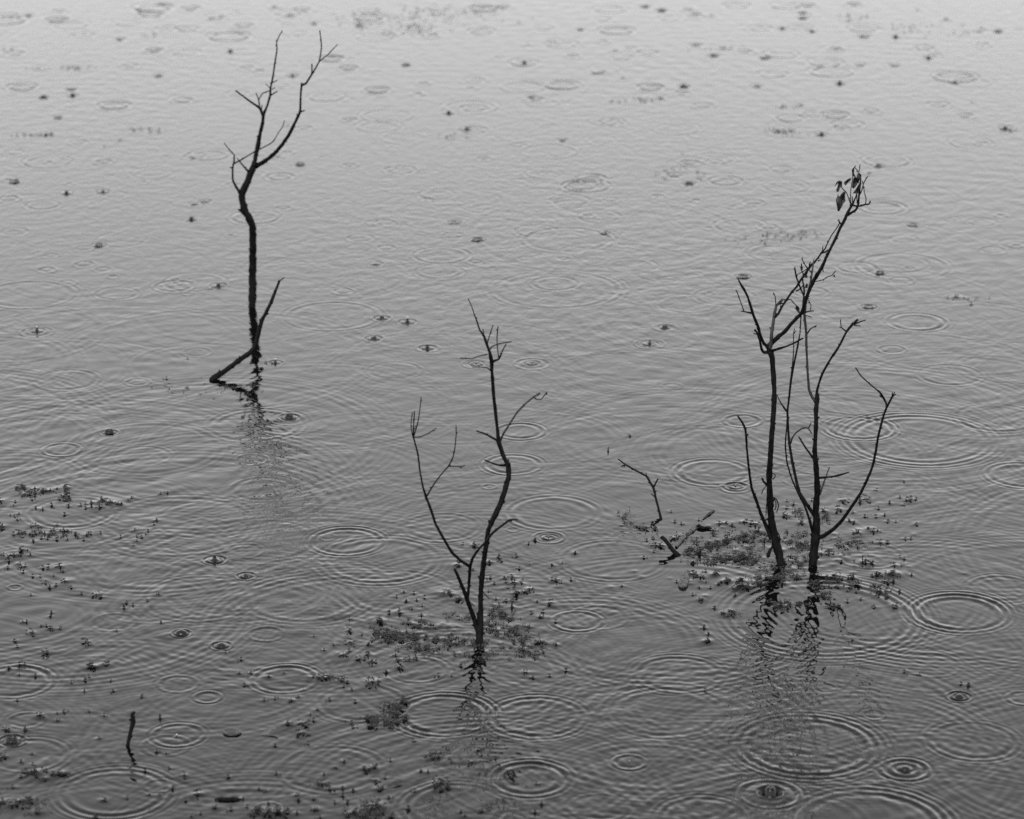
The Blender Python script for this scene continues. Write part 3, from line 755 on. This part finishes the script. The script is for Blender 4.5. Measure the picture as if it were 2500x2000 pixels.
leaf(8, [(880, 300), (905, 280), (935, 300), (945, 340), (925, 390), (900, 430), (880, 400), (870, 350)], YT + .01, -.006, M_DEAD, T3)
leaf(8, [(800, 215), (825, 200), (835, 215), (830, 290), (838, 330), (815, 340), (800, 300), (795, 255)], YT, .004, M_DEAD, T3)
leaf(9, [(683, 962), (712, 975), (742, 1010), (745, 1050), (748, 1100), (725, 1090), (700, 1060), (672, 1022), (674, 990)], D3['e2'][1][-1][2], .005, M_DEAD, T3)
leaf(9, [(820, 480), (860, 470), (878, 505), (862, 528), (838, 522), (822, 510)], D3['f3'][1][0][2] - .01, .004, M_DEAD, T3)
leaf(9, [(1278, 490), (1308, 462), (1318, 490), (1324, 518), (1305, 508)], D3['d3'][1][-1][2], .003, M_DEAD, T3)
leaf(9, [(835, 640), (860, 610), (885, 640), (870, 690), (845, 690), (825, 670)], D3['f1'][1][4][2], .004, M_DEAD, T3)
leaf(9, [(765, 330), (785, 325), (800, 365), (795, 395), (775, 400), (757, 385), (756, 350)], D3['f3'][1][-1][2], .003, M_DEAD, T3)
leaf(9, [(405, 945), (430, 920), (465, 880), (485, 895), (450, 925), (470, 940), (440, 950)], D3['e'][1][-1][2], .003, M_DEAD, T3)

# --- other sticks
b = base_y(7, 604, 850)
S2 = thing('crooked_stick', 'thin crooked bare twig arching left, poking out of the water between the saplings', 'stick', b)
wood(S2, b.y, [
 ('sub', 'stem', None, '7: 604 850 36,600 820 28,585 760 25,568 690 25,545 600 25,525 510 26,490 450 23,450 380 23,390 345 19,300 300 18,210 245 17,132 185 14', .8, None),
 ('a', 'twig', 'sub', '7: 528 495 20,550 450 17,575 405 15', -.3, None),
 ('b', 'twig', 'sub', '7: 542 608 18,520 590 12,498 570 9', -.3, None),
 ('c', 'twig', 'sub', '7: 447 375 12,440 342 7', -.3, None),
 ('d', 'twig', 'sub', '7: 218 250 18,190 258 16,165 270 10', -.3, None),
 ('e', 'twig', 'sub', '7: 205 255 12,198 275 7', -.3, None),
])
b = base_y(7, 800, 1252)
S3 = thing('snag', 'short thick dark stub of a branch jutting up left beside the pale floating log', 'snag', b)
wood(S3, b.y, [('sub', 'stem', None, '7: 800 1255 54,745 1205 46,692 1132 42,650 1082 42,622 1052 38,604 1066 22', .3, None),
               ('a', 'twig', 'sub', '7: 622 1060 24,632 1040 18', -.1, None)])
b = base_y(7, 1030, 1252)
S4 = thing('small_snag', 'tiny dark peg standing in the weed mat right of the short stub', 'snag', b)
wood(S4, b.y, [('sub', 'stem', None, '7: 1030 1258 32,1035 1225 28,1046 1195 18', -.1, None)])
b = base_y(7, 960, 1352)
S5 = thing('small_snag', 'small pointed dark stump at the lower edge of the weed mat above the floating chunk', 'snag', b)
wood(S5, b.y, [('sub', 'stem', None, '7: 955 1362 60,962 1335 34,968 1312 10', -.1, None)])
b = base_y(7, 22, 104)
S6 = thing('small_snag', 'lone tiny peg standing in open water above the crooked stick', 'snag', b)
wood(S6, b.y, [('sub', 'stem', None, '7: 22 106 26,22 88 12,23 55 9', 0, None)])
b = base_y(11, 958, 992)
S7 = thing('upright_stick', 'short knobbly upright stick standing alone at the lower left', 'stick', b)
wood(S7, b.y, [('sub', 'stem', None, '11: 958 994 28,968 950 26,980 895 28,992 845 34,1002 815 36,1000 780 34,996 755 30,1012 735 20', .05, None),
               ('a', 'twig', 'sub', '11: 992 850 18,976 850 10', -.3, None)])

# --- floating wood, lying in the water
def floating(name, label, cat, v, pts, mat, lift=.4, extra=None, seed=3):
    W = []
    for X, Y, w in pts:
        px, py = PX(v, X, Y)
        p = on_z(px, py, 0)
        d = (p - Vector((0, 0, CAM_H))).length
        r = w * VIEW[v][2] / FPX * d / 2
        W.append((p.x, p.y, r * lift, r))
    V, F = tube(W, .006, seed, 9, .16, False)
    root = thing(name, label, cat, Vector(W[0][:3]))
    mesh_obj('stem' if mat is not M_DEAD else 'blade', V, F, mat, root)
    return root, W

r_, W_ = floating('floating_log', 'pale mottled crooked branch floating beside the weed mat', 'log', 7,
         [(775, 1170, 34), (800, 1125, 50), (850, 1068, 50), (905, 1022, 50), (945, 985, 54), (990, 945, 56), (1020, 945, 40)], M_WOOD, .25)
V, F = tube([(W_[-1][0], W_[-1][1], .004, .005)] + [(p.x, p.y, .003, q) for p, q in ((on_z(*PX(7, 1070, 965)), .0035), (on_z(*PX(7, 1120, 960)), .003), (on_z(*PX(7, 1165, 968)), .002))], .006, 8, 7, .1, False)
mesh_obj('side_branch', V, F, M_BARK, r_)
floating('floating_bark', 'small slanted grey strip of bark floating above the pale log', 'bark', 7,
         [(1072, 858, 12), (1100, 830, 26), (1140, 800, 32), (1185, 768, 26), (1200, 762, 12)], M_BARK2, .5, seed=5)
floating('floating_log', 'stubby pale wood chunk floating alone below the weed mat', 'log', 7,
         [(905, 1432, 40), (890, 1460, 84), (872, 1520, 92), (858, 1570, 100), (850, 1602, 90)], M_WOOD, .15, seed=6)
floating('floating_log', 'small dark waterlogged branch floating near the bottom left', 'log', 11,
         [(1615, 1398, 20), (1660, 1395, 34), (1720, 1398, 36), (1780, 1396, 30), (1810, 1398, 16)], M_BARK, .3, seed=9)
# curled twiglet inside the ring at the bottom
c = on_z(*PX(12, 1690, 1212))
root = thing('curled_twig', 'small curled dark twig floating inside the ring at bottom centre', 'twig', c)
for kk, path in enumerate((((1660, 1195), (1690, 1190), (1715, 1215), (1730, 1222)), ((1670, 1215), (1695, 1225), (1712, 1210), (1705, 1180)), ((1690, 1225), (1705, 1250), (1715, 1255)), ((1655, 1190), (1668, 1205), (1685, 1235)))):
    W = []
    for i, (X, Y) in enumerate(path):
        p = on_z(*PX(12, X, Y))
        W.append((p.x, p.y, .003 + .003 * math.sin(i * 1.7 + kk), .0012))
    V, F = tube(W, .004, kk, 6, .1, False)
    mesh_obj('stem', V, F, M_BARK, root)
# folded dead leaf and wet leaf
def float_leaf(name, label, v, quadpts, zs, mat):
    pts = [on_z(*PX(v, X, Y), z) for (X, Y), z in zip(quadpts, zs)]
    root = thing(name, label, 'dead leaf', on_z(*PX(v, *quadpts[0])))
    n = len(pts)
    c = sum(pts, Vector()) / n + Vector((0, 0, .002))
    V = list(pts) + [c]
    F = [(i, (i + 1) % n, n) for i in range(n)]
    o = mesh_obj('blade', V, F, mat, root, smooth=True)
    s = o.modifiers.new('sub', 'SUBSURF'); s.levels = 2; s.render_levels = 2
    m = o.modifiers.new('thickness', 'SOLIDIFY'); m.thickness = .0006
    return root
float_leaf('floating_leaf', 'pale folded dead leaf with a raised straight edge floating at lower left', 11,
           [(1945, 912), (2000, 870), (2085, 832), (2092, 850), (2060, 880), (2040, 905), (2000, 908)], (0, .006, .014, .010, .004, .001, .001), M_PALE)
float_leaf('floating_leaf', 'mottled curled dead leaf floating flat left of the folded one', 11,
           [(1668, 880), (1700, 850), (1770, 852), (1830, 880), (1800, 905), (1740, 918), (1690, 905)], (.001, .006, .005, .001, .003, .001, .003), M_WEED)
float_leaf('floating_leaf', 'arched smooth dead leaf floating near the bottom between weed sprigs', 12,
           [(735, 1298), (790, 1262), (850, 1245), (880, 1252), (850, 1275), (790, 1295)], (.001, .005, .008, .004, .001, .001), M_WEED)

# ------------------------------------------------------------------ floating weed sprigs
def leaflet(V, F, base, d, L, w, droop, fold=.35):
    """a small folded leaf: 6 triangles"""
    d = d.normalized()
    s = d.cross(Vector((0, 0, 1)))
    s = s.normalized() if s.length > 1e-3 else Vector((1, 0, 0))
    up = s.cross(d).normalized()
    m = base + d * L * .5 + up * droop * L * .12
    tip = base + d * L - Vector((0, 0, 1)) * droop * L * .35
    k = len(V)
    V += [base, m + s * w * .5 + up * w * fold, m, m - s * w * .5 + up * w * fold, tip]
    F += [(k, k + 1, k + 2), (k, k + 2, k + 3), (k + 1, k + 4, k + 2), (k + 2, k + 4, k + 3)]

def sprig_mesh(kind, seed):
    rr = random.Random(seed)
    V, F = [], []
    def rosette(cx, cy, cz, n, L, w, elev):
        for i in range(n):
            an = 2 * math.pi * (i + rr.uniform(-.3, .3)) / n
            e = rr.uniform(*elev)
            leaflet(V, F, Vector((cx, cy, cz)), Vector((math.cos(an) * math.cos(e), math.sin(an) * math.cos(e), math.sin(e))), L * rr.uniform(.65, 1.2), w * rr.uniform(.8, 1.2), rr.uniform(.2, 1))
    def stalk(x, y, z0, x1, y1, z1, r=.0006):
        v, f = tube([(x, y, z0, r), ((x + x1) / 2 + rr.uniform(-1, 1) * .0015, (y + y1) / 2, (z0 + z1) / 2, r), (x1, y1, z1, r * .8)], .02, seed, 4, .1, False)
        k = len(V)
        V.extend(v); F.extend([tuple(i + k for i in q) for q in f])
    if kind == 's':
        rosette(0, 0, .0006, 6, .0062, .003, (.0, .7))
        rosette(.001, 0, .0025, 4, .004, .0022, (.5, 1.2))
        if rr.random() < .6:
            a = rr.uniform(0, 6.3)
            rosette(math.cos(a) * .009, math.sin(a) * .006, .0004, 5, .004, .002, (0, .5))
    if kind == 'l':
        for k in range(4):
            a = rr.uniform(0, 6.3)
            q = rr.uniform(.002, .011)
            rosette(math.cos(a) * q * 1.3, math.sin(a) * q * 1.2, .001 + .002 * rr.random(), 6, .0065, .003, (.0, 1.0))
        rosette(0, 0, .005, 6, .0055, .0026, (.2, 1.2))
        stalk(-.008, 0, .001, .007, .003, .002)
    if kind == 't':
        h = rr.uniform(.004, .008)
        stalk(0, 0, -.003, rr.uniform(-.003, .003), 0, h, .0011)
        for k in range(4):
            rosette(rr.uniform(-.0015, .0015), 0, h * (.25 + .25 * k), 4, .0055 * (1 - .1 * k), .0024, (.1, 1.1))
        rosette(0, 0, .0006, 5, .007, .003, (0, .4))
    if kind == 'b':
        for k in range(11):
            a = rr.uniform(0, 6.3)
            q = rr.uniform(.0, .022)
            z = .009 * (1 - q / .024)
            rosette(math.cos(a) * q * 1.3, math.sin(a) * q * 1.3, z * rr.uniform(.3, 1), 6, .007, .003, (.0, 1.2))
            if k % 2:
                stalk(math.cos(a) * q, math.sin(a) * q, 0, math.cos(a) * q * 1.2, math.sin(a) * q, z + .004)
    me = bpy.data.meshes.new('sprig')
    me.from_pydata([tuple(v) for v in V], [], F)
    me.materials.append(M_WEED)
    return me, V, F

SM = {k: [sprig_mesh(k, 40 + i * 3 + ord(k)) for i in range(5)] for k in 'sltb'}
NAME = {'s': ('floating_sprig', 'small flat'), 'l': ('floating_sprig', 'bushy spreading'), 't': ('upright_shoot', 'thin upright'), 'b': ('weed_tussock', 'dense dark')}
LAND = [(612, 748, 'left sapling'), (515, 925, 'leaning stick'), (1170, 1571, 'middle sapling'), (1908, 1378, 'leafy right sapling'), (1985, 1380, 'rightmost sapling'),
        (1613, 1267, 'crooked stick'), (1656, 1356, 'dark stub'), (1690, 1300, 'pale floating branch'), (1670, 1425, 'pale wood chunk'), (311, 1822, 'upright stick'),
        (655, 1785, 'folded leaf'), (1250, 1893, 'curled twig'), (555, 1952, 'sunken dark branch'), (960, 1735, 'two bushy rafts'), (0, 2000, 'bottom left corner'),
        (1100, 2000, 'bottom edge centre'), (1880, 1940, 'big splash crater'), (2210, 1880, 'crater ring at lower right'), (848, 1322, 'double ring at centre left'),
        (2343, 1496, 'large ring at far right'), (0, 1200, 'left edge middle'), (0, 1450, 'left edge below the weeds'), (300, 1160, 'open water right of the left weeds'),
        (2090, 460, 'withered leaves'), (1144, 730, 'middle sapling top'), (690, 80, 'left sapling top'), (0, 0, 'top left corner'), (2500, 0, 'top right corner'), (1250, 0, 'top edge centre'), (2500, 500, 'right edge, far water'),
        (0, 480, 'left edge, far water'), (1880, 0, 'top edge right of centre')]
ANG = ['right of', 'above right of', 'above', 'above left of', 'left of', 'below left of', 'below', 'below right of']
def where(px, py):
    d, n, x, y = min((math.hypot(px - x, (py - y) * 1.6), n, x, y) for x, y, n in LAND)
    if d < 42: return 'close by the ' + n
    a = int(round(math.degrees(math.atan2((y - py) * 1.6, px - x)) / 45)) % 8
    return ('just ' if d < 120 else '' if d < 260 else 'well ') + ANG[a] + ' the ' + n
ORD = ['leftmost', 'second from left', 'third from left', 'fourth from left', 'fifth from left', 'sixth from left', 'seventh from left', 'eighth from left', 'ninth from left', 'tenth from left', 'eleventh from left', 'twelfth from left']
NUM = ['', '', 'two', 'three', 'four', 'five', 'six', 'seven', 'eight', 'nine', 'ten', 'eleven', 'twelve']
def settle(items):
    """items: (object, px, phrase, place). A label each, told apart by order where the place is shared."""
    by = {}
    for it in items: by.setdefault(it[2] + ' ' + it[3], []).append(it)
    for k, L in by.items():
        L.sort(key=lambda q: q[1])
        for i, (o, px, a, b) in enumerate(L):
            if len(L) == 1: o['label'] = k
            elif i < 12:
                o['label'] = k + ', ' + (ORD[i] if i < len(L) - 1 else 'rightmost') + (' of ' + NUM[len(L)] if len(L) <= 12 and len((k + ORD[i]).split()) < 13 else '')
WORD = {'s': 'flat waterweed sprig', 'l': 'bushy waterweed clump', 't': 'upright waterweed shoot', 'b': 'dense waterweed tussock'}
sprig_items = []
wt = {'s': 1, 'l': 2, 't': 1.8, 'b': 4}
order = sorted(range(len(SPRIGS)), key=lambda i: -wt[SPRIGS[i][2]] / SPRIGS[i][1])
restV, restF = [], []
for rank, i in enumerate(order):
    x, y, k, px, py = SPRIGS[i]
    me, V, F = SM[k][rnd.randrange(5)]
    sc = rnd.uniform(.6, 1.1) * .95 * (1.15 if y > 9 else 1)
    rot = rnd.uniform(0, 6.28)
    z = {'s': .0012, 'l': .002, 't': .001, 'b': .002}[k]
    if rank < 300:
        o = bpy.data.objects.new(NAME[k][0], me)
        o.location = (x, y, z)
        o.rotation_euler = (0, 0, rot)
        o.scale = (sc, sc, sc * rnd.uniform(.8, 1.1))
        scene.collection.objects.link(o)
        tag(o, 'x', 'waterweed', {'s': 'flat sprigs', 'l': 'bushy clumps', 't': 'upright shoots', 'b': 'dense tussocks'}[k] + ' of waterweed on the pond')
        sprig_items.append((o, px, WORD[k], where(px, py)))
    else:
        b0 = len(restV)
        ca, sa = math.cos(rot) * sc, math.sin(rot) * sc
        restV += [(x + v[0] * ca - v[1] * sa, y + v[0] * sa + v[1] * ca, z + v[2] * sc) for v in V]
        restF += [tuple(q + b0 for q in f) for f in F]
settle(sprig_items)
o = mesh_obj('scattered_sprigs', restV, restF, M_WEED, None, False)
tag(o, 'tiniest sprigs of waterweed strewn over the pond', 'waterweed', kind='stuff')

# loose mats of weed: cx cy rx ry n height
def weed_mat(name, label, blobs, leafL=.0056, seed=0):
    rr = random.Random(seed)
    V, F = [], []
    for v, cx, cy, rx, ry, n, hgt in blobs:
        made = tries = 0
        n = int(n * .36)
        while made < n and tries < n * 12:
            tries += 1
            gx, gy = rr.gauss(0, .85), rr.gauss(0, .85)
            c = on_z(*PX(v, cx + gx * rx, cy + gy * ry))
            q = .42 * noise.noise(Vector((c.x * 15, c.y * 24, seed))) + 1.0 * noise.noise(Vector((c.x * 75, c.y * 95, seed + 4)))
            if q < .04 + .11 * (gx * gx + gy * gy): continue
            made += 1
            z = .0006 + abs(rr.gauss(0, 1)) * hgt * min(.8, max(.1, q * .8))
            if rr.random() < .28:                    # a thread of dead stem among the leaves
                an = rr.gauss(0, .6)
                ln = rr.uniform(.006, .018)
                leaflet(V, F, Vector((c.x, c.y, z)), Vector((math.cos(an), math.sin(an), rr.uniform(-.02, .18))), ln, .0011, 0)
            m = rr.choice((1, 2, 3))
            a0 = rr.uniform(0, 6.3)
            for k in range(m):
                an = a0 + k * 2.1 + rr.uniform(-.4, .4)
                e = rr.uniform(-.1, .5) if rr.random() < .75 else rr.uniform(.5, 1.3)
                leaflet(V, F, Vector((c.x, c.y, z)), Vector((math.cos(an) * math.cos(e), math.sin(an) * math.cos(e), math.sin(e))), leafL * rr.uniform(.5, 1.3), leafL * .42, rr.uniform(0, 1))
    o = mesh_obj(name, V, F, M_WEED, None, False)
    tag(o, label, 'waterweed', kind='stuff')
    return o

weed_mat('weed_mat', 'ragged mat of waterweed around the foot of the middle sapling',
  [(12, 735, 130, 75, 55, 420, .006), (12, 760, 200, 60, 30, 200, .004), (12, 980, 80, 130, 32, 330, .002), (12, 1000, 165, 170, 40, 420, .002), (12, 1120, 215, 210, 50, 620, .0025), (12, 1420, 225, 90, 32, 280, .003),
   (12, 1700, 150, 150, 60, 560, .005), (12, 1800, 270, 130, 45, 300, .003), (12, 1450, 330, 150, 50, 220, .002), (12, 1050, 265, 130, 30, 260, .004), (4, 1030, 1000, 70, 28, 160, .003), (4, 935, 960, 55, 45, 220, .006), (4, 690, 990, 100, 28, 120, .002), (4, 910, 1060, 50, 60, 150, .003)], seed=1)
weed_mat('weed_mat', 'dense raft of waterweed reaching from the pale log to the right-hand saplings',
  [(7, 1100, 1130, 180, 80, 460, .004), (7, 1290, 1095, 110, 50, 360, .005), (7, 930, 1210, 100, 60, 260, .003), (7, 1150, 1290, 200, 60, 420, .003), (7, 1540, 1300, 120, 60, 420, .005), (7, 1550, 1060, 90, 50, 260, .004), (7, 780, 1110, 40, 60, 110, .003),
   (6, 240, 1420, 150, 55, 520, .003), (6, 560, 1450, 110, 70, 520, .0025), (6, 900, 1465, 110, 38, 330, .004), (6, 150, 1555, 170, 50, 420, .003), (6, 400, 1640, 90, 35, 260, .004), (6, 560, 1580, 90, 50, 260, .003), (6, 560, 1250, 70, 40, 130, .003), (6, 745, 1260, 60, 40, 140, .003), (6, 560, 1680, 120, 30, 160, .003), (6, 300, 1700, 100, 25, 160, .003)], seed=2)
weed_mat('weed_mat', 'broken clumps of weed floating in the reflections of the right-hand saplings',
  [(13, 820, 140, 90, 30, 220, .004), (13, 690, 215, 70, 25, 130, .003), (13, 1290, 225, 90, 40, 260, .004), (13, 1110, 405, 80, 22, 170, .003), (13, 860, 405, 90, 35, 190, .003), (13, 1360, 320, 70, 35, 150, .003), (13, 1440, 445, 70, 20, 110, .003), (13, 370, 520, 90, 30, 150, .003), (13, 1060, 145, 50, 18, 90, .003)], seed=3)
weed_mat('weed_mat', 'two bushy dark rafts of weed beside the ring below the middle sapling',
  [(12, 815, 700, 75, 50, 520, .006), (12, 900, 650, 45, 22, 130, .004), (12, 720, 815, 120, 32, 560, .005), (12, 610, 790, 60, 22, 150, .004), (12, 860, 790, 50, 22, 130, .004), (12, 620, 840, 30, 14, 90, .004)], seed=4)
weed_mat('weed_mat', 'scattered weed in thin lines near the left edge',
  [(10, 350, 440, 170, 30, 130, .003), (10, 1170, 558, 100, 14, 150, .003), (10, 470, 880, 270, 25, 240, .003), (10, 690, 470, 50, 60, 110, .002), (10, 150, 1110, 60, 12, 60, .002), (10, 240, 398, 60, 14, 110, .004)], seed=5)
weed_mat('weed_mat', 'weed clumps along the bottom edge of the pond view',
  [(12, 660, 1470, 90, 60, 420, .006), (12, 510, 1505, 60, 30, 160, .004), (12, 1160, 1285, 45, 30, 180, .005), (11, 1940, 1495, 60, 30, 220, .004), (11, 2090, 1505, 70, 30, 220, .004), (11, 20, 1410, 50, 50, 220, .006), (11, 290, 1195, 80, 22, 180, .004), (11, 440, 1200, 70, 14, 120, .003), (11, 190, 1430, 110, 50, 180, .003), (12, 260, 1275, 60, 12, 90, .003), (11, 1720, 1390, 110, 14, 160, .003), (12, 300, 480, 120, 18, 110, .003), (12, 1120, 1065, 80, 30, 130, .002)], seed=6)
weed_mat('weed_mat', 'faint debris drifting on the far water along the top of the view',
  [(14, 1510, 105, 40, 9, 80, .001), (14, 1700, 75, 200, 35, 260, .001), (14, 1950, 50, 200, 30, 220, .001), (14, 1770, 130, 90, 22, 90, .001), (14, 600, 548, 60, 10, 60, .002), (14, 310, 285, 60, 8, 80, .002), (14, 150, 569, 60, 3, 60, .002), (14, 205, 568, 22, 3, 60, .002), (14, 210, 290, 60, 8, 30, .001), (14, 640, 150, 60, 12, 30, .001),
   (15, 570, 418, 60, 8, 90, .002), (15, 460, 428, 30, 6, 30, .001), (15, 1150, 555, 60, 12, 90, .002), (15, 1150, 450, 50, 8, 40, .001), (15, 680, 720, 90, 30, 70, .001), (15, 1440, 75, 80, 14, 80, .001), (15, 1680, 120, 110, 18, 90, .001), (15, 1890, 145, 50, 10, 40, .001), (15, 900, 205, 90, 8, 40, .001),
   (0, 1660, 497, 60, 9, 90, .0005), (0, 1590, 505, 50, 8, 60, .001), (0, 1700, 493, 30, 6, 24, .0005), (0, 2030, 628, 30, 5, 24, .001), (0, 395, 820, 50, 14, 60, .002), (0, 487, 815, 30, 5, 60, .002), (15, 2080, 545, 40, 8, 50, .001), (14, 1900, 575, 60, 8, 30, .001), (14, 440, 610, 20, 8, 12, .001), (14, 500, 585, 18, 8, 12, .001)], .007, seed=7)
weed_mat('seed_debris', 'line of dark seeds and leaf scraps floating left of the crooked stick',
  [(7, 190, 800, 70, 40, 60, .001), (7, 250, 895, 70, 14, 50, .001), (7, 380, 945, 80, 22, 80, .001), (7, 540, 965, 30, 20, 20, .001), (7, 200, 850, 60, 10, 26, .001)], .0055, seed=8)

# ------------------------------------------------------------------ raindrop splashes
def lathe(prof, n, seed, jag=0.0):
    rr = random.Random(seed)
    V, F = [], []
    js = [rr.uniform(1 - jag, 1 + jag) for _ in range(n)]
    for i, (r, z) in enumerate(prof):
        for s in range(n):
            a = 2 * math.pi * s / n
            zz = z * (js[s] if z > 0 else 1)
            V.append((r * math.cos(a), r * math.sin(a), zz))
        if i:
            for s in range(n):
                F.append(((i - 1) * n + s, (i - 1) * n + (s + 1) % n, i * n + (s + 1) % n, i * n + s))
    F.append(tuple(range(n))[::-1])
    F.append(tuple((len(prof) - 1) * n + s for s in range(n)))
    return V, F

crownP = [(.0125, -.0015), (.0098, .0002), (.0078, .0018), (.0072, .0040), (.0078, .0060), (.0074, .0062), (.0066, .0040), (.0060, .0018), (.003, .0008), (.0004, .0006)]
jetP = [(.013, -.0015), (.009, .0004), (.0055, .0020), (.0034, .0050), (.0026, .0090), (.0030, .0115), (.0032, .013), (.0024, .0148), (.0005, .0156)]
domeP = [(.012, -.001), (.0098, .0005), (.0085, .0030), (.0074, .0052), (.0052, .0072), (.0028, .0080), (.0004, .0083)]
pinP = [(.009, -.001), (.005, .0004), (.002, .002), (.0012, .004), (.0006, .0052)]
SPN = {'c': 'low ragged splash', 'j': 'upright jet splash', 'd': 'rounded splash dome', 'p': 'tiny needle splash'}
splash_items = []
protoV = {}
dropV = None
def uv_ball(r, n=10):
    bm = bmesh.new()
    bmesh.ops.create_icosphere(bm, subdivisions=2, radius=r)
    me = bpy.data.meshes.new('droplet')
    bm.to_mesh(me); bm.free()
    me.polygons.foreach_set('use_smooth', [True] * len(me.polygons))
    me.materials.append(M_DROP)
    return me
DROP = uv_ball(.0016)
for i, (c, s, k, px, py) in enumerate(splashes):
    key = (k, i % 4)
    if key not in protoV:
        prof = {'c': crownP, 'j': jetP, 'd': domeP, 'p': pinP}[k]
        V, F = lathe(prof, 14, i, .32 if k == 'c' else .05)
        m_ = bpy.data.meshes.new('splash')
        m_.from_pydata(V, [], F)
        m_.polygons.foreach_set('use_smooth', [True] * len(m_.polygons))
        m_.materials.append(M_SPLASH)
        protoV[key] = m_
    root = thing('raindrop_splash', 'x', 'splash', c, 'raindrop splashes on the pond')
    splash_items.append((root, px, SPN[k], where(px, py)))
    o = bpy.data.objects.new('crown' if k == 'c' else 'column' if k in 'jp' else 'dome', protoV[key])
    o.parent = root
    scene.collection.objects.link(o)
    wide = 1.5 if c.y > 8 else 1.1
    root.scale = (s * wide * rnd.uniform(.8, 1.2), s * wide, s * (rnd.uniform(.25, .5) if c.y > 8 else rnd.uniform(.5, .75)))
    root.rotation_euler = (0, 0, rnd.uniform(0, 6.28))
    if k == 'p' or (k == 'j' and i % 3 == 0 and py > 700):
        d = bpy.data.objects.new('droplet', DROP)
        d.parent = root
        d.location = (0, 0, .010 if k == 'p' else .021)
        scene.collection.objects.link(d)
settle(splash_items)
